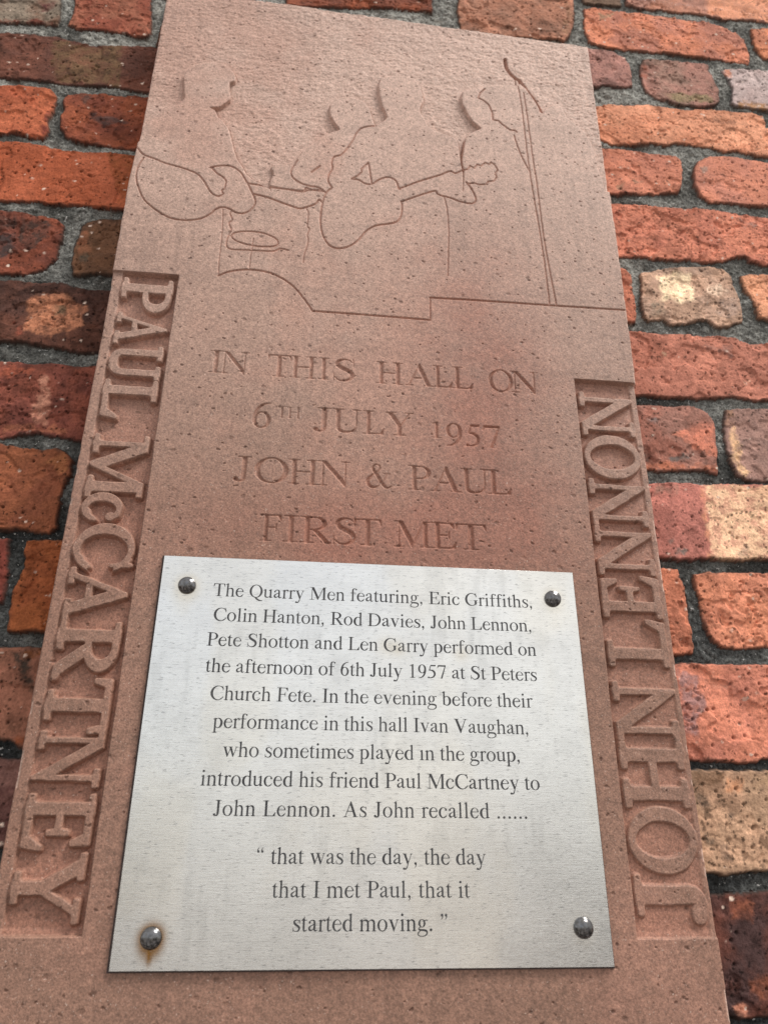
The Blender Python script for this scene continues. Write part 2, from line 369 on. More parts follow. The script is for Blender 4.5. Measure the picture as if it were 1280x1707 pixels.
        for o in ((0, 0),) if c == ',' else ((20, 570), (200, 570)):
            p.dot(110+o[0], 45+o[1], 55); p.curve([(135+o[0], 25+o[1]), (128+o[0], -55+o[1]), (70+o[0], -128+o[1])], [58, 36, 14])
    elif c == '.': p.dot(125, 45, 56)
    return p.d

# traced outlines, millimetres on the face of the slab (x right, z up); brick outlines in millimetres on the wall face
BRICKS = [
    ([(-391.8,882),(-318.4,895.4),(-311.2,848.9),(-312.4,840),(-335.6,837.4),(-371.1,834.2),(-381.8,833.8)],(128,112,98),(112,78,62),0.3,0.4,1,6,[([(-336.4,871),(-317.1,877.5),(-314.1,860.2),(-330.2,857.3)],(96,48,48)),([(-382.4,836.5),(-372,838.3),(-336.3,841.1),(-318.3,842.4),(-312.1,838.6),(-380.7,828.2)],(110,50,38))]),
    ([(-300.1,898.8),(-219.2,913.6),(-209.2,843),(-213.8,835),(-243.8,837.2),(-262.7,839.8),(-289.8,836.6),(-299,842.3),(-296.1,863.3)],(150,88,66),(136,66,48),0.5,0.2,1,7,[]),
    ([(-377.3,811.8),(-341,817.9),(-305.2,819.7),(-280.4,812.5),(-265.5,810.1),(-233.6,817.3),(-200.8,820.8),(-186.1,822.3),(-177.5,750.4),(-202.2,746.7),(-241.9,750),(-283.7,746.3),(-305,748.3),(-353.5,747.4),(-364.1,748.4)],(112,62,48),(88,48,40),0.5,0.5,1,7,[([(-311.7,815.7),(-276.6,811.7),(-258.4,811.3),(-237,815.4),(-231.2,750.3),(-266.3,747.6),(-299.7,747.8)],(104,74,50))]),
    ([(-360.6,731.9),(-316.2,733.4),(-298.7,732.2),(-291.8,722.8),(-292.1,704.8),(-296.5,691.6),(-291,674.9),(-294.6,662.2),(-306.4,663),(-322.2,666.9),(-336.5,663.8),(-345.7,660.1)],(178,92,58),(160,76,46),0.5,0.3,1.3,8,[([(-299.2,698.7),(-295,701.9),(-290.1,665.3),(-295.8,664.5)],(120,48,40))]),
    ([(-281,730.9),(-264.2,734.7),(-229,734.7),(-200.8,736.3),(-175.9,737.3),(-167,662.3),(-201.1,660.2),(-228.6,661.4),(-255.9,662.6),(-272.4,670.1),(-279.5,681.5),(-281.2,696.3),(-279.5,706.6),(-282.9,721.5)],(140,68,40),(112,50,34),0.5,0.4,1,7,[([(-252.6,705.4),(-224.6,704.3),(-213,695.8),(-239.4,687.1),(-252.7,695.3)],(76,46,44)),([(-270.8,732.4),(-257.1,734.5),(-257.5,714.9),(-264.7,716.5)],(84,52,46))]),
    ([(-344,651.9),(-309.6,653.4),(-284.1,650.3),(-263.7,648.3),(-246.7,646.9),(-225.4,651),(-203.2,650.3),(-165.9,652.8),(-157.1,579.2),(-199.7,577.5),(-228.9,576.3),(-250.1,577.2),(-287.1,577.2),(-327.7,573.4)],(176,88,54),(156,72,38),0.5,0.2,1,7,[([(-226.8,649.5),(-165.9,652.8),(-157.1,579.2),(-206.2,576.8)],(146,72,34))]),
    ([(-324.8,559.5),(-306.1,560.6),(-283.5,557.8),(-262.5,555.9),(-254.8,548.1),(-253.8,533.2),(-255.1,522.6),(-254.1,508.1),(-264,494.8),(-280.7,486),(-300.2,485),(-309.5,486.1)],(128,60,38),(98,46,36),0.5,0.4,1.2,8,[([(-323.9,555.3),(-299.6,551.6),(-296.5,543.4),(-310.1,533.4),(-318.7,530.3)],(66,42,40)),([(-297,554.1),(-266.4,551.1),(-264.6,532.1),(-278.7,515.8),(-291.3,524.9)],(70,44,40)),([(-318.3,528.2),(-297.9,534.7),(-292.4,514.4),(-303.5,500.8),(-312.8,501.9)],(62,44,46))]),
    ([(-232.3,557.2),(-220.2,561.9),(-199.3,563.2),(-155.5,566),(-146.8,492.4),(-197.2,493.5),(-216.1,494.6),(-234.1,490.7),(-237.5,501.6),(-239.3,522.2),(-237.1,537.2),(-236,550.2)],(104,66,44),(88,56,40),0.5,0.5,1.3,7,[([(-238.1,543.5),(-231.3,550.8),(-226.3,519.4),(-235.2,516.3)],(140,82,54)),([(-236.4,514.1),(-227.2,515.1),(-226.7,502.7),(-233.6,502)],(70,58,48))]),
    ([(-307.9,476.2),(-279.6,476),(-262,474.6),(-245.2,478.4),(-226.7,472.9),(-199.8,474.5),(-186.9,474.7),(-176.9,404.7),(-198.6,404.8),(-215.2,402.4),(-229.5,406),(-248.3,408.2),(-266.8,409.5),(-293.9,409)],(96,52,40),(74,42,38),0.5,0.6,1.3,7,[([(-274.7,450.9),(-265.9,461.9),(-245,468),(-226.5,461.6),(-214.9,448.5),(-214.8,428.6),(-228.8,419.5),(-248.5,417.8),(-266.1,422.1),(-265.3,433.9)],(178,112,80)),([(-247.5,455.6),(-236.3,454.6),(-234.3,442.7),(-243.5,441.9)],(112,84,62)),([(-276.6,428.9),(-268.5,426.7),(-265,416.4),(-272.5,415.7)],(140,66,48))]),
    ([(-289,385.9),(-265.6,387.8),(-253.1,385.1),(-235.6,388.4),(-217.1,386.2),(-198.3,387.7),(-174.7,388.7),(-164.1,314.6),(-197.8,314.1),(-209.6,315),(-225.9,317.4),(-240.7,318.9),(-254,313.7),(-273.4,310.7)],(132,66,50),(112,54,46),0.5,0.5,1.1,7,[([(-242.9,378.5),(-235.1,377.3),(-231.6,357.5),(-228.3,322.4),(-240.3,325),(-246.5,342.1),(-241.8,356.7)],(176,118,96)),([(-288.7,384.1),(-252.7,383.3),(-254,373.9),(-285.3,367.8)],(160,78,54)),([(-268.1,326.5),(-212.4,323.5),(-211.6,318.3),(-266,316.3)],(160,92,66))]),
    ([(-272.2,304.9),(-244.7,302.5),(-231.4,300),(-217.7,303.4),(-210,300.5),(-204.4,293.3),(-202.9,280.2),(-207,266.9),(-207.6,254),(-206.5,232.2),(-211.2,227.3),(-227.8,228.8),(-256.5,229.6)],(138,74,44),(122,62,40),0.5,0.2,0.8,8,[([(-220.4,302.4),(-209.8,299.7),(-203.8,285.1),(-211.5,276.4),(-220.8,289)],(160,98,54))]),
    ([(-254.5,218.6),(-241.4,219.2),(-237.8,197.7),(-235.6,176.7),(-235.8,167.8),(-243.9,167.5)],(128,54,44),(112,48,40),0.5,0.3,1,7,[]),
    ([(-224.9,217.7),(-214,219.8),(-204,219.5),(-189.8,219.4),(-177.6,146.7),(-199.3,146.7),(-214,146.2),(-225.4,145.8),(-227,160.8),(-227.2,175.5),(-224.7,187.6),(-221.7,196.9),(-224.7,209.1)],(152,78,34),(134,64,28),0.5,0.3,1.3,8,[]),
    ([(-236.1,129.9),(-220.6,131.8),(-211.2,131.4),(-194,132),(-181.3,61.5),(-200.2,60.5),(-207.6,66.1),(-223,67.1)],(148,92,72),(128,80,62),0.5,0.5,1.2,7,[([(-219.9,128.4),(-211,130),(-199.4,117.9),(-199,101.6),(-205.5,108.2),(-213.6,116.1)],(52,40,36)),([(-217.8,131.2),(-194,132),(-195.1,123.6),(-211.5,125.8)],(128,70,36)),([(-207.9,67.4),(-182.2,66.6),(-181.2,60.9),(-206.5,60.4)],(134,66,34))]),
    ([(-219.7,51.4),(-199.5,50.5),(-171.7,50.3),(-161.9,-6),(-207.7,-6.2)],(122,82,74),(104,66,62),0.5,0.3,0.8,7,[([(-215.8,32.5),(-168.7,33.1),(-161.9,-6),(-207.7,-6.2)],(92,52,50))]),
    ([(376.3,1021.4),(609.4,1064.1),(594.8,998.4),(560.8,995.8),(504.9,992.5),(474.7,995.3),(417.9,993.3),(392,993.5),(375.3,996.9)],(164,98,76),(140,88,78),0.5,0.2,1,7,[([(487.1,1041.7),(609.4,1064.1),(594.8,998.4),(560.8,995.8),(483.4,995.2)],(188,116,84))]),
    ([(159.3,1059.9),(307.5,1089.1),(300.3,960),(291.7,924.9),(282.3,911.3),(154,910.5),(151.1,943.1)],(146,84,62),(122,70,54),0.5,0.5,1.6,7,[([(293.5,987.1),(300.2,969.4),(291.7,924.9),(282.9,917.4),(286.3,954.5)],(124,76,54))]),
    ([(-64.8,1015.8),(119.3,1052.1),(117.1,937.1),(83.4,937.2),(-59.1,917.9)],(140,70,44),(116,60,44),0.5,0.5,1.6,7,[]),
    ([(315.5,975.2),(326.4,978.7),(351.7,978.4),(390.5,982.1),(437.5,980.8),(480.5,978.7),(499,972.4),(517.1,964.5),(525.5,951.8),(527.7,924.5),(523.1,907.2),(489.5,909.4),(462.1,909.4),(430.7,910.3),(380.4,908.1),(343.4,909.5),(317,911.1),(312.6,928.4)],(178,96,66),(154,84,68),0.5,0.3,1.2,8,[([(333.7,969),(353.1,972.4),(349.4,959.2),(334.4,956.6)],(140,100,76))]),
    ([(540.7,973.2),(592.6,988.4),(576.8,917.3),(547.5,921.7),(539.6,935.6),(539,954.1)],(178,98,62),(160,84,56),0.5,0.2,1,8,[]),
    ([(293.4,899.8),(315.8,900.5),(342.2,898.9),(357.6,891.1),(362.3,880.2),(362.4,857.2),(360.3,841.3),(350.7,837.1),(329.1,839.4),(285.9,823.1)],(142,88,82),(120,72,70),0.5,0.5,0.9,7,[]),
    ([(384.5,892.5),(411.7,895.4),(440.9,895.6),(467.3,896.9),(466.2,884.9),(473.2,854.2),(470,831.1),(461.1,821.5),(438,816.7),(416.1,817.6),(389.3,826.1),(379.2,840),(376.2,862.2),(379,882.9)],(140,86,78),(118,80,72),0.5,0.5,1,7,[([(394.8,836.7),(456.3,840.3),(465.8,824.9),(416.1,817.6)],(110,86,58)),([(377.3,885.5),(387,881.2),(379.2,840),(376.2,862.2)],(150,76,60))]),
    ([(485.6,888),(499.2,893),(572.7,898.6),(556.1,824.1),(498.4,824.1),(486.8,828),(493.4,851.5),(491.4,874.3)],(166,144,144),(150,124,124),0.5,0.3,1,7,[([(493.7,831.8),(558.7,835.7),(555.5,821.2),(493.6,820.6)],(146,96,58)),([(485.6,888),(495.9,892.5),(493.6,874.6),(483.4,875.9)],(160,92,70))]),
    ([(294.1,789),(311.4,796.9),(331,805.2),(354.5,804.5),(377,810.5),(398.4,806.8),(422,804.8),(451.3,811.8),(479.4,810.3),(508.5,813.1),(522.1,809.5),(522.4,791.9),(547.3,784.5),(537.9,742.3),(496.4,743.3),(479.7,748.9),(463.3,745.4),(440.5,750.2),(401.5,750.1),(389,744.5),(373.8,746.3),(348,740.3),(321,737.9),(312.3,744.4),(290.8,756.9)],(186,116,86),(172,98,68),0.5,0.3,1.1,8,[([(450.3,806.1),(519.7,807.8),(515.2,766.8),(476.2,751),(455.7,779.9)],(196,126,94)),([(456.6,796.1),(484.5,794.7),(475.2,766.6),(456.8,774.7)],(156,92,66))]),
    ([(287.4,724.5),(327.5,728.6),(356,728.6),(382.5,727),(398,727.8),(403.6,720.9),(402.3,700.8),(398.5,683.1),(393.1,672.7),(373.7,668),(339.6,662.6),(313.5,659.5),(280.4,656.6)],(172,94,70),(154,80,62),0.5,0.4,1.1,8,[([(342.4,683.4),(353.8,684.8),(350.8,677.2),(343.3,676.3)],(92,66,52)),([(371.3,689.5),(383.9,686.2),(377.5,680.5)],(104,70,58)),([(318.9,673.2),(330.4,677.1),(329.2,667.3),(319.8,666.2)],(134,84,64))]),
    ([(441.1,730.9),(461,733.5),(492.2,732.5),(534.1,725.1),(520.5,664),(472.1,660.6),(430.5,660.5),(420.7,668.9),(415.9,685.3),(416.9,702.6),(423.4,718.5)],(176,98,74),(158,88,72),0.5,0.2,0.8,8,[([(424.1,711),(434.4,714.8),(432.1,702.1),(424.3,701.1)],(124,88,80))]),
    ([(289.5,645.8),(311.9,645.6),(352.5,645.6),(388.6,644.1),(410.6,647.6),(435.2,647.6),(462.5,644.9),(511.9,642.9),(496.6,573.6),(478.9,575.4),(460.1,578.9),(458.5,586),(444.7,584.5),(426.4,574.4),(409.6,571.8),(389.2,573.2),(371.2,571.4),(350.7,571),(332.1,572.6),(298.4,569)],(178,96,72),(156,76,58),0.5,0.4,1.3,8,[([(461.3,639),(479.5,637.2),(476.7,623.5),(464.9,626)],(124,88,84)),([(310.9,625.5),(372,634.4),(372.8,600.7),(312.5,590.4)],(156,78,58))]),
    ([(293.2,549.1),(314.9,551.3),(320.2,543.1),(319.4,530.9),(320.2,515.7),(319.4,493.9),(317.6,485.5),(309,483.9),(285.4,481.7)],(160,80,56),(142,66,46),0.5,0.3,1.2,8,[]),
    ([(333,547.9),(345.1,551.8),(351.2,554.2),(369.3,558.7),(390.2,561.7),(412.6,564),(425.3,560.9),(432.7,552.7),(431.8,540.3),(435.7,530.3),(436.1,509.7),(434.1,496.1),(420.6,489),(406,486.9),(397.8,496.1),(378.2,489.4),(355.3,486.4),(349.2,492.5),(333.3,488.6),(329,493.1),(328.7,511.4),(332.6,534)],(170,128,106),(146,112,98),0.5,0.5,1,8,[([(348.3,544.2),(368.9,556),(387.7,555.2),(389.4,530.9),(385.6,516.9),(361.9,511.2),(349.7,515.1)],(222,194,158)),([(403,534),(419.4,544.3),(423.4,534.3),(413.2,526.4),(402.9,525.4)],(214,180,156)),([(336.8,513.9),(351.2,515.3),(351,495.1),(333.5,490.2)],(112,90,78)),([(357.6,510.8),(390.9,514),(386.5,496.7),(358.5,489.2)],(142,104,86)),([(409.6,522.6),(432.9,523.1),(434.4,501.1),(407.6,495.3)],(140,110,100))]),
    ([(446.6,555.9),(456,558.6),(494,561.6),(479.4,495.2),(456.6,504),(454.4,521.7),(446.4,540)],(192,124,90),(178,110,80),0.5,0.3,1.1,8,[]),
    ([(289.6,470.8),(323.9,471.4),(344.6,470.8),(367.1,472.8),(389.4,472.3),(417.6,473.2),(428.5,470.9),(441.9,467.1),(474.5,473.2),(459,402.6),(431.3,401.3),(404.4,403.1),(383.5,400),(355,397.8),(333.7,397.7),(309.7,396.7),(285.8,394.8)],(164,90,72),(142,72,58),0.5,0.3,1.2,8,[([(309.6,466.9),(344.4,470),(351.7,445.1),(330,427.8),(309.9,427.7)],(140,66,50)),([(376.6,463.1),(415.5,461.6),(414.7,450.4),(397,452.1)],(124,74,68)),([(419.1,422.5),(427.5,423.2),(426.2,416.9),(419.6,417.9)],(206,166,140)),([(339.7,447.3),(345.2,447.7),(344.3,441.4),(339.4,441)],(150,112,88))]),
    ([(288.6,384.8),(320.8,386.2),(339.4,385.7),(361.8,387.3),(374.7,382.6),(378.4,374.3),(380,364.2),(378.5,351.2),(378.8,338.5),(375.6,325.8),(374.7,316),(363.5,318),(343.8,318.5),(322.2,316.3),(306.2,317.9),(280.1,316.3)],(140,72,60),(116,66,60),0.5,0.5,1.3,8,[([(310.5,372.3),(324,373.3),(322.7,363.9),(310.9,363.1)],(92,68,72)),([(327.8,331.6),(351.8,336.8),(352,327.8),(330,324.7)],(88,70,72)),([(363.5,366.8),(380.3,366.1),(377.3,334.8),(361.9,337.4),(334.5,353.7)],(176,92,70)),([(305.6,337.3),(311.8,334.2),(308.9,325.1),(301.1,328.2)],(82,60,60)),([(310.2,323.5),(376.5,325.8),(374.7,316),(306.2,317.9)],(150,72,46))]),
    ([(397.7,386.1),(408.5,388.4),(463.2,390.9),(445.6,312.4),(403.7,311.6),(394.6,316.3),(391,332.1),(390.5,352),(392.3,370.6)],(128,86,80),(112,76,74),0.5,0.3,1,8,[([(395.4,369),(403,368.6),(402.3,347.3),(400.4,329.1),(408.5,318.9),(402.3,313.3),(395,318.1),(392.7,332.2),(393.1,352.2)],(198,152,112)),([(394.7,384),(403,386.5),(398.3,371.1),(392.8,368.8)],(120,76,56))]),
    ([(284,295.9),(313.4,300.2),(331.4,302.1),(347.7,302.2),(360.6,301.2),(378.9,303.2),(444.2,306.1),(427.7,232.5),(397.5,232.7),(384.4,230.5),(365.6,231.2),(351.7,232.1),(337.1,229.1),(304.5,228.4),(275.1,227)],(158,82,74),(144,72,66),0.5,0.3,0.7,12,[([(357.7,301.6),(379,303.5),(444.4,307),(427.4,230.8),(352.4,227.4),(355.1,251.6),(355.7,278)],(204,160,126)),([(352.5,301.6),(359.1,302),(356.5,278.1),(352.7,230.6),(349,230.4),(352.7,274.5)],(182,112,84)),([(308.4,299.1),(332.8,300.5),(330.1,293.5),(310.4,290.7)],(124,74,66)),([(378.6,301.4),(443.6,303.5),(440.5,289.5),(415.8,289.8)],(188,140,108)),([(381.5,239.9),(389.8,241.9),(386.3,232.1),(378.3,231.8)],(130,104,92)),([(313.9,244.7),(319.5,245.8),(318.6,240.1),(313.9,239.9)],(84,66,66)),([(321.3,237.1),(330.6,236.7),(328.9,231.1),(321.3,232.3)],(92,70,70))]),
    ([(286.1,217.4),(319.7,217.3),(320.2,210.4),(324.1,201.4),(323.4,187.8),(323.2,177.3),(323.5,165.6),(323.1,149.7),(321.5,144.7),(305.3,144.2),(276.1,144)],(168,86,58),(148,74,52),0.5,0.3,1.5,9,[]),
    ([(336.1,214.2),(350.4,216.4),(375.6,217.5),(424.5,218),(409.8,152.5),(381.2,153.1),(362.9,151.7),(351,152.1),(342.8,156.1),(340.1,166.2),(337.6,177.9),(338.1,189.8),(336.6,203.4)],(182,102,72),(162,88,66),0.5,0.3,2,9,[]),
    ([(291.9,134.6),(322.3,134.9),(340.6,134.9),(360.3,134.9),(402.8,136.1),(386.8,63.7),(366.3,62.3),(360.9,59),(345.7,59.3),(330.6,60.1),(318.9,59.4),(306.2,59.7),(280.8,59.8)],(178,96,72),(158,82,66),0.5,0.2,1.6,9,[([(303.4,130.9),(324.4,125.7),(326.5,103),(318.9,94),(313.6,76.4),(301.9,76.2)],(128,82,84)),([(328.8,123.5),(352.5,119.6),(354,115),(336.5,112.3)],(150,88,72))]),
    ([(286.2,50),(325.5,51.1),(344,50.3),(360.5,51.1),(384.2,52),(368.8,-17.4),(346.2,-18.5),(334.9,-19.4),(321.3,-21.4),(308.4,-19.5),(275.5,-20.5)],(166,124,98),(148,112,88),0.5,0.8,0.8,10,[([(316.3,25.4),(345.9,24.7),(352.6,12.7),(328.2,3.6),(320.1,8.5)],(178,136,108)),([(317.4,-0.3),(325,-1.3),(325.4,-10.9),(317.5,-11.9)],(112,82,68)),([(306.8,49.8),(329.8,49.1),(328.6,42.8),(310.2,42.6)],(124,84,60)),([(332.5,45),(345.3,45.1),(341.3,36.8),(331,36.7)],(180,120,84)),([(305.6,35.4),(316.8,34.5),(314.2,26.4),(306.3,26.3)],(112,86,74)),([(305.7,9.4),(312,0.6),(308.3,-1.3),(304.8,4.5)],(66,54,50)),([(329.3,21.5),(334.2,20.5),(333.1,17.5),(329.2,18)],(62,52,54)),([(353.1,49.4),(383.9,50.9),(381.4,39.4),(353.1,38)],(150,114,86))]),
    ([(289.9,-36.5),(312.4,-36.5),(320.1,-35.4),(331.7,-36.1),(339.5,-35.1),(360.9,-34),(344,-111.2),(328.1,-110.6),(320.2,-110.9),(313.7,-111.4),(304.6,-109.4),(278.2,-107.8)],(92,48,40),(62,38,40),0.6,0.6,1,9,[([(308.7,-104.3),(321.5,-103.9),(320.2,-110.9),(309.1,-110.7)],(176,112,88)),([(320.3,-38.6),(337.3,-41.5),(333.7,-51.3),(319.6,-51.2)],(116,62,44)),([(321.5,-87.6),(349.1,-87.9),(347.1,-97.1),(322.7,-98.1)],(118,64,46))]),
]
LINES = [
    ([(-186.7,618.4),(-179.3,609.6),(-167.6,604.9),(-155.9,600.2),(-139.8,596),(-125.8,590.1),(-118.3,581.2),(-112.9,571.5),(-107.9,565.5),(-102.2,564.1),(-98.8,567.8)],2,1.3,1),
    ([(-98.8,567.8),(-100.7,571.2),(-98.3,575.1),(-98.1,579.7),(-97.8,584.3),(-100.7,588.6),(-104,591),(-107.6,593.6),(-110.9,597.5),(-113.9,600.6)],2,1.3,1),
    ([(-113.9,600.3),(-107,603),(-98.1,604.5),(-91.1,602.6),(-85,597.4),(-81.1,591.1),(-77.2,584.5),(-71.5,583.3),(-63.6,582.8)],2,1.3,1),
    ([(-178.3,605.7),(-182.3,590.6),(-181.5,576.9),(-177.8,565.4),(-171.8,552.7),(-163.1,543.5),(-154.8,537.2),(-143.3,531.3),(-130.4,530.4),(-117.8,533.6),(-109.7,539.5),(-103.9,547.5),(-97.7,550.6),(-90.9,549),(-85.2,545.6),(-78.5,545.2),(-72.3,549.7),(-68.4,557),(-68.2,563.6),(-70.9,570),(-76.9,583.3)],2,1.3,1),
    ([(-64.7,582.6),(-55.6,581.3),(-39.7,580.8),(-23.8,580.6),(-20.6,584.7),(-14.8,582.9),(-1,581.8)],2,1.3,1),
    ([(-70.6,570.9),(-56.9,568),(-43.2,563),(-31.7,559),(-24.9,557.4),(-18.3,560.5),(-10.6,565.1),(-7.4,570.9),(-3.9,567.7)],2.2,1.4,1),
    ([(-97.4,547.7),(-95.6,516.6),(-95.2,488.6),(-94.3,468.3)],1.4,0.8,1),
    ([(-94.3,468.3),(-84.4,473.9),(-67.8,477.8),(-50.7,476.8),(-37.6,471.3),(-26.5,463),(-17.4,451.8),(-10.6,441.9),(-7.8,436.9)],2,1.3,1),
    ([(-7.8,437),(46.1,436.9),(99.6,436.4)],2,1.3,0),
    ([(99.6,436.1),(100,462.2)],1.6,1,0),
    ([(100,462.2),(204.8,463.8),(287.8,465.2)],2,1.3,0),
    ([(-88.6,547.8),(-90.4,543.2),(-87.6,536.2),(-90.5,531.5),(-87.7,524.6),(-89.2,517.3),(-90.6,508.6),(-89.6,502.6),(-84.5,500),(-69.6,500.8),(-48.1,502),(-40.8,505.9),(-33.1,504.7)],1.8,1,1),
    ([(-87,516.1),(-83.1,520.8),(-71.3,523.6),(-58.2,523),(-47,518.5),(-43.2,513.2),(-46.4,508.4),(-59.2,506.4),(-74.5,508.1),(-83.4,511.7),(-87,516.1)],1.8,1.1,1),
    ([(-66.4,515.5),(-66.7,505.6),(-67.4,491.6),(-67.1,477.8)],1.4,0.8,1),
    ([(-19.4,558.9),(-16.8,551.7),(-17.2,536.9),(-14.8,532.8),(-16.6,525.3),(-15.3,519.7),(-16.9,508.1),(-18.2,502.3),(-18.9,491.6)],1.6,0.9,1),
    ([(47.5,680.3),(39,678),(31.8,674.1),(27.1,666.7),(22.6,653.5),(16.9,641.1),(11.8,633.1),(5.4,629.8),(3.1,621.4),(4.2,614.4),(1,605.2),(0.5,596.5),(4.7,588.1)],2.1,1.3,1),
    ([(-31,620.2),(-34.6,611.8),(-36.5,603.6),(-33.7,596.1),(-26.6,590.8),(-18.5,587.9),(-8.1,586.6),(-1,580.8)],2.1,1.3,1),
    ([(-16.4,606.2),(-8.3,615.2)],2.6,1.3,0),
    ([(-55.1,582.6),(-39.7,580.7),(-24.3,579.2),(-19.3,581.6),(-10.2,583.5),(-5.7,583.3),(-1,581.2)],2,1.2,1),
    ([(4.7,588.1),(0.1,582.5),(-3,573.6),(-4.3,562.9),(-4.9,549.3)],2.1,1.3,1),
    ([(-3.9,567.7),(-5,556.1),(-5.3,547.1),(-3.6,532.6),(0.1,521.4),(5.9,514),(13.7,512),(23.6,515.9),(32.3,525),(38.9,535.9),(47.8,543.7),(59.2,547.1),(68.3,551.1),(72.9,559.1),(74.1,571.4),(73,578.4)],2.1,1.3,1),
    ([(23.6,602.1),(28.9,606.4),(33.5,612.5),(32.9,616.4),(39.8,626.5),(41.7,615.2),(43.5,598.7)],2.1,1.3,0),
    ([(23.6,602.1),(30.8,601.4),(37.9,597.2),(44.3,598),(50.7,604.3),(57.7,608.4),(63.6,608.3),(68.3,604.2),(70.7,595)],2.1,1.3,1),
    ([(70.9,594.7),(90.3,606.6),(114.5,619.3),(120.7,624),(124.3,625.4),(129.1,622.8),(136.6,628.3),(142,630.6)],2.1,1.3,0),
    ([(142,630.6),(144.7,635.9),(149,632.8),(152.1,638.5),(156.5,637.4),(160.7,642.2),(165.3,640.5),(167.2,644.1),(171.4,639.6),(173.5,633.3),(170.8,629),(171.7,623.3),(169,618),(162.8,616.3),(160.2,612.1),(152.8,610.5),(148.1,612.2),(142,610.5),(139.6,612.4)],1.9,1.1,0),
    ([(73.7,578),(90.1,587.7),(106.8,596),(109.6,592.6),(113.8,590.6),(123.2,588.6),(132.6,585),(144.5,583.9),(148.8,591),(144.8,603.8),(139.6,612.1)],2.1,1.3,1),
    ([(70.2,597.8),(71.8,594.2)],2,1.2,0),
    ([(116.1,589.3),(118.2,578.6),(119.6,560.4),(119.5,539.4),(118.2,510),(117.4,489.5)],1.6,0.9,1),
    ([(165.7,753.6),(160.2,746.3),(157.6,738.6),(163.1,735.4),(168.6,729.8),(172,719.2),(172.4,706.7),(178.6,706),(182.8,700.4),(190.2,693.7),(195.8,693.7),(197.4,691.6)],2.1,1.3,0),
    ([(194.2,686.5),(195.8,676.1),(198.3,664.4),(201.9,651.4),(207.8,634.6)],1.8,1.1,1),
    ([(140.3,671.6),(137.5,654.8),(136,642.9),(136.7,631.4),(137.6,627.1)],2,1.2,1),
    ([(201.8,782.8),(205.2,734.7),(206.9,650.9),(209.8,589.4),(212.7,534.7),(214.3,464.8)],1.7,1,1),
    ([(209.1,753.8),(210.5,717.4),(212.3,655),(214,612.3),(215.5,541),(220.7,464.9)],1.7,1,1),
    ([(192.8,810.8),(193.3,799.7),(196.3,790.8),(200.6,784.7),(208.3,777.5)],4.2,3.6,1),
    ([(208.2,775.8),(216.3,758),(223.3,742.7),(227.3,730.4),(227.2,727.1)],5.2,3.4,1),
]
SILHOUETTES = {
    'A': [(-220.8,555.9),(-227.8,600),(-185.3,626.6),(-184.3,644.9),(-176.9,659.5),(-168.9,670.9),(-154.4,683.4),(-150.8,689.1),(-149.1,694.7),(-152.2,712),(-154.1,723.5),(-152.1,732.9),(-146.9,742.1),(-137.7,748.2),(-118.7,751.2),(-108.3,746.3),(-102.4,736.1),(-100.8,731.7),(-101.6,726.1),(-106.2,722.6),(-106.3,716.3),(-106.2,708.2),(-103.3,703.2),(-104.1,697.8),(-108.9,690.9),(-113.2,685),(-122.6,682.8),(-117.5,680),(-113.7,671),(-109,665.7),(-102.3,657.2),(-98.7,643.3),(-94.5,628.9),(-90.6,617.1),(-86.4,609.5),(-80.9,598.2),(-72,589),(-55.2,579.2),(-54.3,566.9),(-219.4,547.1)],
    'B': [(9.7,669.3),(3.8,679.8),(-0.2,687.6),(-1.7,695.8),(-1.4,704.8),(1.5,710.7),(8.9,717.2),(20.8,719.9),(33.6,715.4),(39.8,705.4),(42.5,693.7),(44.8,683.9),(55.6,662.7),(56.2,572.3),(-31.1,561.9),(-32.6,616.8),(-31.3,621.6),(-26.6,633.8),(-12.9,650.4),(-1.7,661.7)],
    'K': [(-54.5,612.9),(-32.1,613.3),(-25.7,570.3),(-54.3,566.9),(-55.6,590.2),(-53.1,600.1),(-55.9,607)],
    'C': [(51.1,752.3),(61.5,757.7),(79.2,760.5),(89.7,756.4),(94.5,745.8),(97.2,733.1),(97.1,722.9),(94.1,715.1),(93.3,707.7),(98.6,696.2),(102.3,686.6),(108.5,680.4),(120.9,676.8),(129.4,674.5),(132.9,666.5),(133.8,655.1),(136.6,628.3),(134.9,581.6),(32.6,569.5),(31.2,642.3),(39.9,674.4),(47.3,680.7),(56.1,689.9),(58.6,694.2),(56.6,704.3),(53.4,711),(50.7,725.2),(49.3,740.8)],
    'D': [(134.9,581.6),(137.6,627.2),(135.9,642.9),(137.6,654.7),(140.1,671.5),(144.9,681.4),(158.9,691.8),(149.3,702.1),(144.7,713.8),(140.1,724.9),(139.2,735.1),(140.8,745.2),(142.9,747.8),(154.8,753),(166.7,757.6),(178.3,761.3),(189.9,764),(200,763.6),(207,767.6),(214.5,758.1),(223.5,742.4),(229,727.3),(235.6,734.8),(243.8,743.5),(250.7,736.9),(254.7,722.6),(263.2,712.7),(272.7,701.3),(278.9,684.1),(281.1,667.6),(282.4,650.3),(285.2,629.3),(286.5,617.7),(319.5,618.4),(316.9,599)],
    'Z': [(-247.4,552.7),(346.5,625.1),(313.6,-137.6),(-228.6,-126.9)],
}
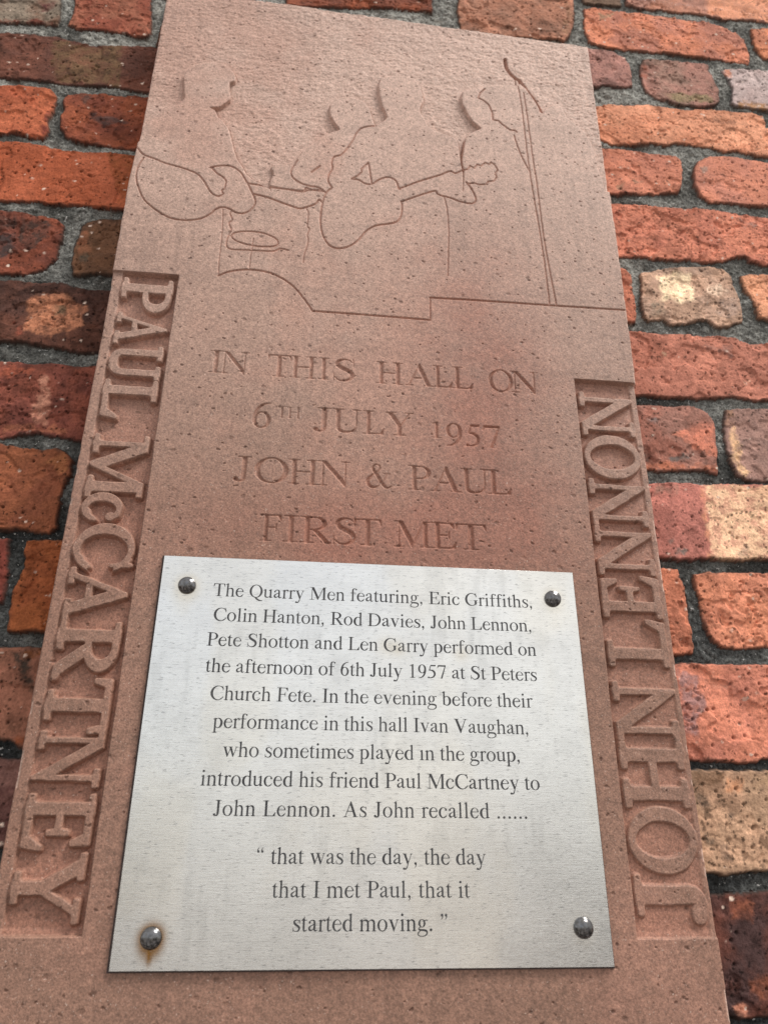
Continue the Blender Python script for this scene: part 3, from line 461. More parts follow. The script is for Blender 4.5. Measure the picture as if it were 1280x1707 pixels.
REGIONS = {
    'figure_A': [(-220.8,555.9),(-227.8,600),(-185.3,626.6),(-184.3,644.9),(-176.9,659.5),(-168.9,670.9),(-154.4,683.4),(-150.8,689.1),(-149.1,694.7),(-152.2,712),(-154.1,723.5),(-152.1,732.9),(-146.9,742.1),(-137.7,748.2),(-118.7,751.2),(-108.3,746.3),(-102.4,736.1),(-100.8,731.7),(-101.6,726.1),(-106.2,722.6),(-106.3,716.3),(-106.2,708.2),(-103.3,703.2),(-104.1,697.8),(-108.9,690.9),(-113.2,685),(-122.6,682.8),(-117.5,680),(-113.7,671),(-109,665.7),(-102.3,657.2),(-98.7,643.3),(-94.5,628.9),(-90.6,617.1),(-86.4,609.5),(-80.9,598.2),(-72,589),(-55.2,579.2),(-54.3,566.9),(-219.4,547.1)],
    'figure_B': [(9.7,669.3),(3.8,679.8),(-0.2,687.6),(-1.7,695.8),(-1.4,704.8),(1.5,710.7),(8.9,717.2),(20.8,719.9),(33.6,715.4),(39.8,705.4),(42.5,693.7),(44.8,683.9),(55.6,662.7),(56.2,572.3),(-31.1,561.9),(-32.6,616.8),(-31.3,621.6),(-26.6,633.8),(-12.9,650.4),(-1.7,661.7)],
    'figure_C': [(51.1,752.3),(61.5,757.7),(79.2,760.5),(89.7,756.4),(94.5,745.8),(97.2,733.1),(97.1,722.9),(94.1,715.1),(93.3,707.7),(98.6,696.2),(102.3,686.6),(108.5,680.4),(120.9,676.8),(129.4,674.5),(132.9,666.5),(133.8,655.1),(136.6,628.3),(146.9,591),(119.3,587.7),(117.7,489),(99.5,463.2),(99,438.4),(-6,437.5),(-10.5,490.2),(-8.4,572.4),(-0.3,589.1),(-6.2,604.4),(-1.7,627.9),(7,639.1),(24.8,656.8),(39.9,674.4),(47.3,680.7),(56.1,689.9),(58.6,694.2),(56.6,704.3),(53.4,711),(50.7,725.2),(49.3,740.8)],
    'figure_D': [(137.6,627.2),(135.9,642.9),(137.6,654.7),(140.1,671.5),(144.9,681.4),(158.9,691.8),(149.3,702.1),(144.7,713.8),(140.1,724.9),(139.2,735.1),(140.8,745.2),(142.9,747.8),(154.8,753),(166.7,757.6),(178.3,761.3),(189.9,764),(200,763.6),(203.6,737.6),(205.8,674.3),(207.9,631.5),(209.9,528),(209.6,466),(117,464.2),(120.5,587.9),(153,591.8),(154.2,616.4)],
    'guitar_A': [(-186.7,618.4),(-179.3,609.6),(-167.6,604.9),(-155.9,600.2),(-139.8,596),(-125.8,590.1),(-118.3,581.2),(-112.9,571.5),(-107.9,565.5),(-102.2,564.1),(-98.1,579.7),(-113.9,600.3),(-98.1,604.5),(-85,597.4),(-77.2,584.5),(-63.6,582.8),(-23.8,580.6),(-1,581.8),(-6.3,571.1),(-24.9,557.4),(-43.2,563),(-70.6,570.9),(-68.2,563.6),(-72.3,549.7),(-78.5,545.2),(-85.2,545.6),(-97.7,550.6),(-103.9,547.5),(-109.7,539.5),(-117.8,533.6),(-130.4,530.4),(-143.3,531.3),(-154.8,537.2),(-171.8,552.7),(-181.1,577),(-182.3,590.6),(-180.5,601.7)],
    'guitar_C': [(4.5,588.1),(-4.4,572.9),(-5.4,547.3),(-0.1,521.7),(8.1,513.8),(14.4,512.3),(23.4,516.2),(32.3,525.3),(39.1,535.7),(47.6,544.3),(59.3,547.1),(68.1,551.2),(73.4,558.7),(75.2,577.7),(90.3,587.4),(106.8,595.8),(124.1,604.4),(146.5,583),(139.7,612.1),(153.9,611.4),(163.5,616.7),(172,623.6),(173.9,633.9),(167.4,642.4),(155.3,641.7),(142.3,630.7),(127.2,624.6),(98.5,609.4),(72.3,594.8),(70.5,601.9),(63.2,609.1),(56,608.2),(48.8,602.4),(42.2,597.6),(32.1,598.7),(23.6,601.7),(17.1,599.3)],
    'mic': [(191.5,813.5),(195,814.1),(204.1,784.7),(210.5,778.8),(217.2,758.6),(224.1,742.5),(229.2,730.1),(227.9,722.5),(223.4,724.6),(211.3,751),(207.1,749.4),(207.8,665.8),(214.3,615.5),(217.2,528.8),(222.4,465.1),(213.5,464.2),(208,543),(205.9,639.7),(205.6,747.3),(200.6,783.1),(193.2,795.8)],
}
BANDS = [
    (-190,-129,-56,465.5,5.4,4.4),
    (230.3,300,-59,383,4.7,2.2),
]
BAND_LETTERS = [
    ('L','P',460,422.2),
    ('L','A',422.2,387.6),
    ('L','W',387.9,352),
    ('L','L',352.6,313.8),
    ('L','M',300.3,242.7),
    ('L','c',248.3,222.4),
    ('L','C',222.4,182.1),
    ('L','A',186.4,143.6),
    ('L','R',144.9,100.8),
    ('L','T',104.2,64.6),
    ('L','N',67.8,30),
    ('L','E',27.4,-8.8),
    ('L','Y',-8.1,-50.5),
    ('R','N',371.1,325.5),
    ('R','O',327.3,283.4),
    ('R','N',284,239.7),
    ('R','N',240.8,196.7),
    ('R','E',197.8,161),
    ('R','L',161.4,122.7),
    ('R','N',112.2,67.8),
    ('R','H',68.6,21.7),
    ('R','O',23.3,-20.7),
    ('R','J',-20.3,-51.6),
]
INSCRIPTION = [
    [('I',-93,-82),('N',-84,-59.5),('T',-44,-23.5),('H',-24,-2),('I',0,9.5),('S',13,31.5),('H',50.5,74),('A',76,102),('L',101,118),('L',118,136.5),('O',150.5,173),('N',171,196)],
    [('6',-52.5,-37.5),('t',-34,-23),('h',-24,-13),('J',-2,13),('U',14,38),('L',40,58),('Y',59,83),('1',98.5,107),('9',111,124.5),('5',128,140.5),('7',142.5,158)],
    [('J',-64,-50),('O',-47.5,-20),('H',-20,4),('N',4,30),('&',43,64.5),('P',78,97),('A',97,123),('U',122.5,146),('L',145,165)],
    [('F',-39,-23),('I',-21,-9.5),('R',-8,17),('S',18,36),('T',34,56.5),('M',66.5,96),('E',96.5,117),('T',116,141.5)],
]

# ================================================================ the brick wall
WALL_Y = .0438                                                         # mean mortar face; bricks stand 7-12 mm proud of it
wall = empty('brick_wall', (.05, WALL_Y, 0))
tag(wall, 'old red and brown brick wall with black mortar joints behind the stone plaque', 'wall', kind='thing')
COURSE, FIRST = 85.1, 50.0
def spare_bricks():
    """the same bond carried on past the edges of the photograph"""
    out = []; rs = np.random.RandomState(5)
    pal = [((168,92,66),(146,76,58)), ((150,78,54),(120,60,46)), ((128,66,52),(92,50,44)), ((176,104,74),(158,88,66)), ((112,70,50),(88,54,42)), ((160,120,94),(140,104,84))]
    boxes = [(min(p[0] for p in b[0]), max(p[0] for p in b[0]), min(p[1] for p in b[0]), max(p[1] for p in b[0])) for b in BRICKS]
    for k in range(-19, 20):
        zb, zt = FIRST+COURSE*k+7, FIRST+COURSE*(k+1)-7; L = 222 if k % 2 else 104
        x = -1100+rs.rand()*120
        while x < 1300:
            x1 = x+L+rs.uniform(-5, 5)
            hit = [b for b in boxes if b[0] < x1+4 and b[1] > x-4 and min(b[3], zt)-max(b[2], zb) > 18]
            if hit:
                lo, hi = min(b[0] for b in hit)-11, max(b[1] for b in hit)+11
                if lo-x > 14: x1 = lo; nx = hi
                else: x = hi; continue
            else: nx = x1+11
            j = lambda: rs.uniform(-2.5, 2.5)
            P = [(x+j(), zb+j()), ((x+x1)/2, zb+j()), (x1+j(), zb+j()), (x1+j(), zt+j()), ((x+x1)/2, zt+j()), (x+j(), zt+j())]
            c = pal[rs.randint(len(pal))]
            out.append((P, c[0], c[1], .5, .4, 1.2, 7+rs.uniform(-1, 2), []))
            x = nx
    return out
ALL_BRICKS = BRICKS+spare_bricks()
def wall_surface(X, Z):
    """height above the mortar plane (mm), colour, brick mask"""
    wx = (fbm(X, Z, 30, 3, 2)-.5)*1.6+(fbm(X, Z, 6, 4, 4, .65)-.5)*3.4; wz = (fbm(X, Z, 30, 8, 2)-.5)*1.6+(fbm(X, Z, 6, 9, 4, .65)-.5)*3.4
    h = 1.2+(fbm(X, Z, 24, 11, 3)-.5)*6.5+(fbm(X, Z, 4.5, 12, 4, .6)-.5)*4.6
    light = sst(-60, 760, Z+.12*X+(fbm(X, Z, 60, 15, 3)-.5)*520)      # paler pointing higher up, partly daylight painted into its colour
    col = lin((54, 56, 57))*(1-light[..., None])+lin((128, 127, 122))*light[..., None]
    col = col*(.50+1.0*fbm(X, Z, 5, 14, 4, .65)[..., None])*(.62+.76*sst(.3, .7, fbm(X, Z, 38, 16, 4))[..., None])
    mask = np.zeros(X.shape, bool); xs, zs = X[0], Z[:, 0]
    for bi, (P, c1, c2, mixv, dark, rough, prot, patches) in enumerate(ALL_BRICKS):
        p = np.array(P); i0, i1 = np.searchsorted(xs, [p[:, 0].min()-6, p[:, 0].max()+6]); j0, j1 = np.searchsorted(zs, [p[:, 1].min()-6, p[:, 1].max()+6])
        if i1-i0 < 2 or j1-j0 < 2: continue
        s = (slice(j0, j1), slice(i0, i1)); x, z = X[s], Z[s]
        bx_, bz_ = p.mean(0); lo_ = float(sst(-60, 60, bz_)); kk, aa = (1.08, .016) if bx_ < 50 else (1.2+.18*lo_, .014+.060*lo_)   # haze lift painted into the colour of the upper right bricks
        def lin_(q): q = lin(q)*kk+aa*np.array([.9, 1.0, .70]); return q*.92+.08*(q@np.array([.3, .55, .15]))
        d = f_poly(x+wx[s], z+wz[s], P)-1.7                            # mm, negative inside
        if not (d < 0).any(): continue
        sd_ = bi*7+100
        flk = sst(.54, .565, fbm(x, z*1.15, 34, sd_+40, 4, .55)); face = .8+prot*.60-flk*1.3*min(rough, 1.5)+(fbm(x, z, 45, sd_, 3)-.5)*2.4*rough+(fbm(x, z, 11, sd_+1, 4, .6)-.5)*1.7*rough+(hash2(np.array([bi]), np.array([3]), 1)[0]-.5)*1.2
        rid = np.abs(fbm(x, z*1.7, 16, sd_+2, 3)-.5); face = face-sst(.035, 0, rid)*1.1*rough*sst(.45, .6, fbm(x, z, 50, sd_+9, 2))   # drag marks and cracks
        bd, br_ = cells(x, z, 11, sd_+3); pit = sst(.17, .06, bd)*(br_ < .24); face = face-pit*1.8
        e = sst(.5, -1.7, d)**.5
        hb = h[s]*.25*(1-e)+face*e
        inside = d < .4
        t = sst(.5-.22, .5+.22, fbm(x, z, 30, sd_+4, 5, .6)+(mixv-.5)*.6)[..., None]
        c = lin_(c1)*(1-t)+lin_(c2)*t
        for pi, (PP, pc) in enumerate(patches):
            nz = (fbm(x, z, 9, sd_+20+pi, 4, .6)-.5)*13
            w = sst(2.2, -2.2, f_poly(x, z, PP)+nz+1.0)*(.45+.55*sst(.36, .56, fbm(x, z, 7, sd_+60+pi, 5, .7))); w = w[..., None]*.95; c = c*(1-w)+lin_(pc)*w
        c = c*(.78+.50*fbm(x, z, 6, sd_+5, 4, .65)[..., None])
        c = c*(1+.16*flk[..., None])*(.90+.2*fbm(x*.22, z, 5, sd_+42, 3)[..., None]); big = sst(.56, .70, fbm(x, z, 42, sd_+44, 5, .62))[..., None]*min(.75, dark*1.1); c = c*(1-.5*big)
        blot = sst(.60, .68, fbm(x, z, 13, sd_+6, 5, .65))*dark; c = c*(1-.66*blot[..., None])
        b2, r2 = cells(x, z, 4.6, sd_+7); sp = sst(.30, .14, b2)*(r2 < .06+.22*dark); c = c*(1-.72*sp[..., None])
        b3, r3 = cells(x+(fbm(x, z, 3, sd_+15, 1)-.5)*3, z, 7.5, sd_+8); wr = .05+.13*r3*20; wsp = (sst(wr, wr*.5, b3)*(r3 < .09))[..., None]*fbm(x, z, 3, sd_+14, 1)[..., None]*1.4; c = c*(1-wsp)+lin((220, 196, 180))*wsp
        rim_dark = np.maximum(sst(-3.2, .6, d+(fbm(x, z, 5, sd_+10, 2)-.5)*4)*.6, sst(-1.5, -.3, d)*.86)[..., None]; c = c*(1-rim_dark)+lin((58, 52, 49))*rim_dark      # brick edges and sides blended to a dark tone
        c = c*(1-.5*pit[..., None])
        h[s] = np.where(inside, np.maximum(hb, h[s]*.4), h[s]); mask[s] |= inside
        cc = col[s]; cc[inside] = c[inside]; col[s] = cc
    return h, col, mask
def wall_patch(xs, zs, hole=None, names=('brickwork', 'mortar')):
    X, Z = np.meshgrid(xs, zs); h, col, mask = wall_surface(X, Z)
    V = np.stack([X/1000-.05, -h/1000, Z/1000+Z0], -1).reshape(-1, 3); Q = quads(*X.shape)
    keep = np.ones(len(Q), bool)
    qx, qz = X.ravel()[Q].mean(1), Z.ravel()[Q].mean(1)
    for hx0, hx1, hz0, hz1 in hole: keep &= ~((qx > hx0) & (qx < hx1) & (qz > hz0) & (qz < hz1))
    qm = mask.ravel()[Q].sum(1) >= 2
    return V, Q, keep & qm, keep & ~qm, col.reshape(-1, 3)
IN = (-420., 640., -170., 1010.)
A = wall_patch(np.arange(IN[0], IN[1]+.5, 1.0), np.arange(IN[2], IN[3]+.5, 1.0), [(-150, 255, -400, 835)])
Bp = wall_patch(np.arange(-1100, 1301, 4.), np.arange(-1498, 1601, 4.), [(IN[0], IN[1], IN[2], IN[3])])
def join(a, b, k):
    V = np.vstack([a[0], b[0]]); Q = np.vstack([a[1][a[k]], b[1][b[k]]+len(a[0])]); C = np.vstack([a[4], b[4]])
    return V, Q, C
for name, k, mt in (('brickwork', 2, BRICK), ('mortar', 3, MORTAR)):
    V, Q, C = join(A, Bp, k); sub_mesh(name, V, Q, np.ones(len(Q), bool), mt, wall, C)

# ================================================================ the sandstone slab: one carved face, split into its carved parts
slab = empty('sandstone_plaque', (.05, .038, Z0-.17))
tag(slab, 'tall red sandstone slab with carved band of musicians and raised name letters down both edges', 'plaque')
NX, NZ = 900, 1900
u = np.linspace(0, 1, NX); v = np.linspace(0, 1, NZ)
zc = -170+v*1040
Lx = -186.6+np.interp(zc, [400, 580, 640], [0, -1.6, 0]); Rx = 288.6-1.5*sst(300, 100, zc)+np.interp(zc, [380, 610, 870], [0, 3.0, 5.2])
T = 864.5-(u*478-140)*.0435*sst(0, 1, u*3)                            # the top edge drops slightly to the right
X = Lx[:, None]+(Rx-Lx)[:, None]*u[None, :]; Z = -170+v[:, None]*(T+170)[None, :]
def bbox(P, pad):
    p = np.array(P); return p[:, 0].min()-pad, p[:, 0].max()+pad, p[:, 1].min()-pad, p[:, 1].max()+pad
def window(b):
    j0, j1 = np.searchsorted(Z[:, NX//2], [b[2]-8, b[3]+8]); i0, i1 = np.searchsorted(X[NZ//2], [b[0]-6, b[1]+6])
    return slice(max(j0, 0), min(j1+1, NZ)), slice(max(i0, 0), min(i1+1, NX))
# relief ground, cut back around the musicians
dF = np.full(X.shape, 1e3)
for k, P in SILHOUETTES.items():
    s = window(bbox(P, 25)); dF[s] = np.minimum(dF[s], f_poly(X[s]+(fbm(X[s], Z[s], 9, 301, 2)-.5)*1.2, Z[s], P))
dF = np.where(Z < 540, -50, dF)
cut = sst(-.2, 1.1, dF)
depth = 2.3+1.9*sst(560, 680, Z+.15*np.abs(X-20))
tool = sst(.5, 8, dF)
h = -cut*depth
h -= 1.0*np.exp(-((dF-.5)/.8)**2)*sst(540, 560, Z)
h += tool*((fbm(X*.42+Z*.34, Z*.8-X*.42, 2.6, 310, 3)-.5)*1.1+(fbm(X, Z, 14, 311, 3)-.5)*1.0)     # chisel texture of the cut-back ground
h += (1-tool)*(fbm(X, Z, 5, 312, 3)-.5)*.16+(fbm(X, Z, 90, 313, 3)-.5)*1.2
# incised lines
groove = np.zeros(X.shape)
for P, w, d, sm in LINES:
    Q = spline(P, 5) if sm else np.array(P)
    s = window(bbox(Q, 5)); g = f_curve(X[s]+(fbm(X[s], Z[s], 4, 320, 2)-.5)*.5, Z[s], Q, np.full(len(Q), .02), smooth=False)
    w, d = w*1.0, d*1.1; groove[s] = np.maximum(groove[s], d*np.clip(1.12-g/(w/2), 0, 1)**.8)
h -= groove
# centre inscription, V-cut
ids = np.zeros(X.shape, np.int32); NAMES = {}; nid = 100
vcut = np.zeros(X.shape)
for li, (base, line) in enumerate(zip((364.2, 313.4, 263.2, 212.8), INSCRIPTION)):
    for ch, x0, x1 in line:
        small = ch in 'th'; C = ch.upper(); cap = 22.4
        b0 = base+(10.6 if small else (-6.5 if ch in '97' else -6.5 if ch == '5' else 0)); sz = (10.8 if small else 15.5 if ch == '1' else cap*(1.05 if ch == '6' else 1))/662*(662/662)
        if ch in '1': sz = 15.2/662
        if ch in '957': sz = 21.5/662
        gx = np.linspace(-60, 960, 256); gX, gY = np.meshgrid(gx, np.linspace(-260, 760, 256)); gd = glyph(C, gX, gY)
        cols = gx[(gd < 0).any(0)]; g0, g1 = cols[0], cols[-1]
        s = window((x0, x1, b0-8, b0+cap+6)); sx_ = (x1-x0)/(g1-g0)
        jx = (fbm(X[s], Z[s], 6, 330, 2)-.5)*.5
        d = glyph(C, (X[s]-x0+jx)/sx_+g0, (Z[s]-b0+jx)/sz)*(sx_*.5+sz*.5)-(.25 if not small else .15)
        vcut[s] = np.maximum(vcut[s], np.clip(-d*1.2, 0, 1.7)); nid += 1
        ids[s] = np.where((d < .25), nid, ids[s]); NAMES[nid] = ('line', li, ch)
h -= vcut
# side bands: sunk panels with raised letters
band_col = np.zeros(X.shape)
for bi, (x0, x1, z0, z1, dt, db) in enumerate(BANDS):
    wob = (fbm(X, Z, 30, 340+bi, 2)-.5)*.9
    inn = np.minimum(np.minimum(X-x0, x1-X)+wob, np.minimum(Z-z0, z1-Z)+wob*.5)
    dd = (db+(dt-db)*sst(z0, z1, Z))*1.22
    floor = dd*sst(-.35, .5, inn)
    lower = sst(5, 0, Z-z0); floor = floor*(1-.25*lower)
    floor = floor+(sst(.5, 3, inn))*(fbm(X, Z, 8, 345, 3)-.5)*.7
    strip = sst(-175.5, -179, X) if bi == 0 else sst(281, 283.5, X); floor = floor*(1-(.62 if bi == 0 else .25)*strip)
    up = np.zeros(X.shape); near = np.full(X.shape, 50.)
    for side, ch, za, zb in BAND_LETTERS:
        if (side == 'L') != (bi == 0): continue
        gx = np.linspace(-60, 960, 256); gX, gY = np.meshgrid(gx, np.linspace(-260, 760, 256)); gd = glyph(ch, gX, gY)-33
        cols = gx[(gd < 0).any(0)]; g0, g1 = cols[0], cols[-1]; H = 475 if ch == 'c' else 662
        lo, hi = min(za, zb), max(za, zb); s = window((x0-4, x1+4, lo-4, hi+4)); jx = (fbm(X[s], Z[s], 9, 350, 2)-.5)*.7
        if side == 'L': hgt = 40.0*(.70 if ch == 'c' else 1); gx_, gy_ = (hi-Z[s]+jx)/(hi-lo)*(g1-g0)+g0, (X[s]+jx+174.6)/hgt*H
        else: hgt = 45.0; gx_, gy_ = (Z[s]-lo+jx)/(hi-lo)*(g1-g0)+g0, (279.6-X[s]+jx)/hgt*H
        sc = .5*((hi-lo)/(g1-g0)+hgt/H); d = (glyph(ch, gx_, gy_)-33)*sc
        up[s] = np.maximum(up[s], sst(1.0, -1.0, d)); near[s] = np.minimum(near[s], d); nid += 1
        ids[s] = np.where(d < .8, nid, ids[s]); NAMES[nid] = ('band', bi, ch)
    letter_top = np.minimum(dd*.9, dd-.5)
    floor = floor-up*letter_top*sst(-.2, .6, inn)
    h -= floor; ids = np.where((ids == 0) & (inn > -.3), 1+bi, ids); band_col = np.maximum(band_col, sst(0, 1.5, inn)*(1-up)*(1-.8*strip))
# pores and edges
b1, r1 = cells(X+(fbm(X, Z, 4, 360, 2)-.5)*3, (Z+(fbm(X, Z, 4, 361, 2)-.5)*2)*1.35, 10.5, 362)
rr = .05+.09*hash2(np.floor(r1*9999), np.floor(r1*777), 5)**2; spot = sst(rr+.035, rr-.02, b1+(fbm(X, Z, 1.6, 363, 2)-.5)*.07)*(r1 < .30)
b4, r4 = cells(X, Z*1.3, 5.2, 365); spot2 = sst(.17, .08, b4)*(r4 < .08)
b5, r5 = cells(X, Z*1.2, 21, 367); spot3 = sst(.12, .05, b5+(fbm(X, Z, 2, 368, 2)-.5)*.10)*(r5 < .25)
h -= .55*spot+.25*spot2+.35*spot3
chip = sst(.60, .68, fbm(X, Z, 16, 370, 3))
edge = np.minimum(np.minimum(X-Lx[:, None], Rx[:, None]-X), T[None, :]-Z); er = 1.3+1.5*chip+.5*fbm(X, Z, 7, 371, 2)
h -= np.where(edge < er, er-np.sqrt(np.maximum(er**2-(er-edge)**2, 0)), 0)
# colour of the stone, with painted sheen and shade: buff to pink patches, redder where freshly cut, brown iron spots, white chips on the arris
n1 = fbm(X*.8+Z*.35, Z*.6-X*.3, 190, 380, 4); n2 = fbm(X, Z, 34, 384, 4)
light_grad = sst(60, 800, Z+(n1-.5)*260)  # sheen above and shade below, painted into the stone colour
c = lin((141, 107, 91))*(1-light_grad[..., None])+lin((194, 163, 149))*light_grad[..., None]
pink = sst(.44, .66, n1*.75+n2*.25)[..., None]*.45; c = c*(1-pink)+lin((166, 121, 104))*pink
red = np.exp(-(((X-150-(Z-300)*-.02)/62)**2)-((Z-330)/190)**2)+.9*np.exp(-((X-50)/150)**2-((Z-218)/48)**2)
red = np.clip(red*(.55+.9*n2), 0, 1)[..., None]*.72; c = c*(1-red)+lin((146, 94, 78))*red       # soft dark band of the lighting, painted in as redder stone
fr = (band_col*.5+np.clip(vcut, 0, 1)*.35+np.clip(groove, 0, 1)*.6)[..., None]; fr = np.clip(fr, 0, 1)*.8; c = c*(1-fr)+lin((162, 106, 86))*fr
c = c*(.90+.20*fbm(X, Z, 3.4, 386, 3)[..., None])*(.94+.12*n2[..., None])
br_ = (np.clip(.60*spot+.34*spot2+.42*spot3, 0, .7)*(.45+.9*fbm(X, Z, 25, 369, 2)))[..., None]; c = c*(1-br_)+lin((84, 54, 42))*br_
stk = sst(.52, .72, fbm(X, Z*.07, 7, 390, 4))*sst(.4, .62, fbm(X, Z, 80, 391, 2)); lay = sst(.55, .70, fbm(X*.10+Z*.012, Z, 9, 392, 3)); c = c*(1-.10*stk[..., None])*(1-.07*lay[..., None])
wc = ((sst(.3, 1, chip)*sst(2.6, 1.0, edge))[..., None])*.6; c = c*(1-wc)+lin((214, 186, 172))*wc
# vertices and smooth normals taken from the whole face, so the parts meet without a seam
PX = np.stack([X, -h, Z], -1)
Nn = np.cross(np.gradient(PX, axis=1), np.gradient(PX, axis=0)); Nn /= np.linalg.norm(Nn, axis=-1, keepdims=True)
OX, OY, OZ = slab.location
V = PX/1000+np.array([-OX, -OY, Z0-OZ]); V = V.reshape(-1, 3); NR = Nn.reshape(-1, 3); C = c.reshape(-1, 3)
Q = quads(NZ, NX); qi = ids.ravel()[Q].max(1)
qx, qz = X.ravel()[Q].mean(1), Z.ravel()[Q].mean(1)
reg = np.zeros(len(Q), np.int32)
for k, (key, P) in enumerate(REGIONS.items()):
    b = bbox(P, 1); w = np.where((qx > b[0]) & (qx < b[1]) & (qz > b[2]) & (qz < b[3]) & (qi == 0))[0]
    reg[w[f_poly(qx[w], qz[w], P) < .6]] = k+1
    order = list(REGIONS)
qi = np.where((qi == 0) & (reg > 0), 20+reg, qi)
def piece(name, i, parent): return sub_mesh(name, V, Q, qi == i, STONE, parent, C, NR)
# body: the plain face plus the four sides and the back
body = qi == 0
ring = np.r_[np.arange(NX), NX*np.arange(1, NZ)+NX-1, NX*(NZ-1)+np.arange(NX-2, -1, -1), NX*np.arange(NZ-2, 0, -1)]
back = V[ring].copy(); back[:, 1] = .002
nb = len(V); rq = np.arange(len(ring)); r2 = np.roll(rq, -1)
sideQ = np.stack([ring[rq], nb+rq, nb+r2, ring[r2]], -1)
q = Q[body]; uq, inv = np.unique(q, return_inverse=True)
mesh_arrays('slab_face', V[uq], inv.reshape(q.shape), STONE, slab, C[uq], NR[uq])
us, inv = np.unique(sideQ, return_inverse=True); VS = np.vstack([V, back]); CS = np.vstack([C, C[ring]])
mesh_arrays('slab_sides', VS[us], inv.reshape(sideQ.shape), STONE, slab, CS[us])
FIG = {'figure_A': 'carved musician at the left edge, head in profile, playing a guitar', 'figure_B': 'carved figure with bowed head behind the guitar player in the middle', 'figure_C': 'carved musician in the middle, standing with a guitar', 'figure_D': 'carved figure on the right, long haired, beside the microphone stand'}
made = {}
for key, lab in FIG.items():
    made[key] = tag(piece('carved_figure', 20+order.index(key)+1, slab), lab)
piece('carved_guitar', 20+order.index('guitar_A')+1, made['figure_A']); piece('carved_guitar', 20+order.index('guitar_C')+1, made['figure_C'])
piece('carved_microphone_stand', 20+order.index('mic')+1, slab)
bands = [tag(piece('name_band', 1, slab), 'sunk panel of raised letters down the left edge'), tag(piece('name_band', 2, slab), 'sunk panel of raised letters up the right edge')]
lines = []
for li in range(4):
    first = [i for i, t in NAMES.items() if t[0] == 'line' and t[1] == li]
    e = bpy.data.objects.new('inscription_line', None); e.empty_display_size = .02; link(e, slab); lines.append(e)
for i, t in NAMES.items():
    if t[0] == 'line': piece('cut_letter', i, lines[t[1]])
    else: piece('raised_letter', i, bands[t[1]])

# ================================================================ the steel plate
PB = np.array([(-108.1, 195.9), (208.9, 196.1), (210.9, -74.6), (-108.7, -74.5)])      # corners, mm
BOLTS = [(-89.2, 173.1), (191.0, 173.8), (-85.9, -56.9), (192.4, -52.3)]
PY = -.0032                                                           # its face stands 3 mm off the stone
nx, nz = 215, 184
uu, vv = np.meshgrid(np.linspace(0, 1, nx), np.linspace(0, 1, nz))
GX = (PB[3, 0]*(1-uu)+PB[2, 0]*uu)*(1-vv)+(PB[0, 0]*(1-uu)+PB[1, 0]*uu)*vv; GZ = (PB[3, 1]*(1-uu)+PB[2, 1]*uu)*(1-vv)+(PB[0, 1]*(1-uu)+PB[1, 1]*uu)*vv
pc = np.ones(GX.shape+(3,))*np.array([.80, .795, .78])
pc *= (.965+.07*fbm(GX*.5, GZ, 26, 400, 4)[..., None])
drip = sst(.56, .74, fbm(GX, GZ*.12, 6, 402, 3))*sst(.45, .65, fbm(GX, GZ, 60, 404, 2)); pc = pc*(1-.09*drip[..., None])
wt = sst(.42, .66, fbm(GX, GZ*.45, 46, 408, 3))[..., None]; pc = pc*(1-wt*np.array([.0, .018, .05]))
smg = sst(.60, .72, fbm(GX, GZ, 9, 406, 3)); pc = pc*(1-.05*smg[..., None])
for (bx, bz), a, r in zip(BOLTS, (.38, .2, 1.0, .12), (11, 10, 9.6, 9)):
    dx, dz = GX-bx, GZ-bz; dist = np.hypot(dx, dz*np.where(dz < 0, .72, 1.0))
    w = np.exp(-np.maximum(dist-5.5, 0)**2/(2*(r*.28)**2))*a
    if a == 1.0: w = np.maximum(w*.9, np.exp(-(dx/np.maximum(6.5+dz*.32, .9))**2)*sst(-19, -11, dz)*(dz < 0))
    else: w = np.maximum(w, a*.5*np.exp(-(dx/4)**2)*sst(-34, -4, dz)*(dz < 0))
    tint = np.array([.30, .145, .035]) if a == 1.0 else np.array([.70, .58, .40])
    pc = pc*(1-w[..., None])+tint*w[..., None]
for px, pz, pw, ph in ((62, 132, 9, 7), (70, 130, 5, 5), (117, 128, 6, 6)):
    w = np.exp(-((GX-px)/pw)**2-((GZ-pz)/ph)**2)[..., None]*.35; pc = pc*(1-w)+np.array([.62, .52, .36])*w
PO = Vector((.05, PY+.003, Z0-.0745))
plate = None
Vp = np.stack([GX/1000-PO.x, np.full(GX.shape, PY-PO.y), GZ/1000+Z0-PO.z], -1).reshape(-1, 3); Qp = quads(nz, nx)
per = np.r_[np.arange(nx), nx*np.arange(1, nz)+nx-1, nx*(nz-1)+np.arange(nx-2, -1, -1), nx*np.arange(nz-2, 0, -1)]
cen = Vp.mean(0); out_ = Vp[per]-cen; out_[:, 1] = 0; out_ /= np.linalg.norm(out_, axis=1, keepdims=True)
r1_ = Vp[per].copy(); r1_[:, 1] += .0004; r1_[:, 0] += np.sign(out_[:, 0])*.0003*(np.abs(out_[:, 0]) > 0); r1_[:, 2] += np.sign(out_[:, 2])*.0002
r2_ = r1_.copy(); r2_[:, 1] = .0020+PY-PO.y
n0, k = len(Vp), len(per); a = np.arange(k); b = np.roll(a, -1)
SQ = np.vstack([np.stack([per[a], n0+a, n0+b, per[b]], -1), np.stack([n0+a, n0+k+a, n0+k+b, n0+b], -1)])
NV = np.vstack([np.tile([0, -1., 0], (n0, 1)), np.c_[out_[:, 0]*.3, -.95*np.ones(k), out_[:, 2]*.3], np.c_[out_[:, 0], np.zeros(k), out_[:, 2]]])
Cp = np.vstack([pc.reshape(-1, 3), pc.reshape(-1, 3)[per], pc.reshape(-1, 3)[per]*.6])
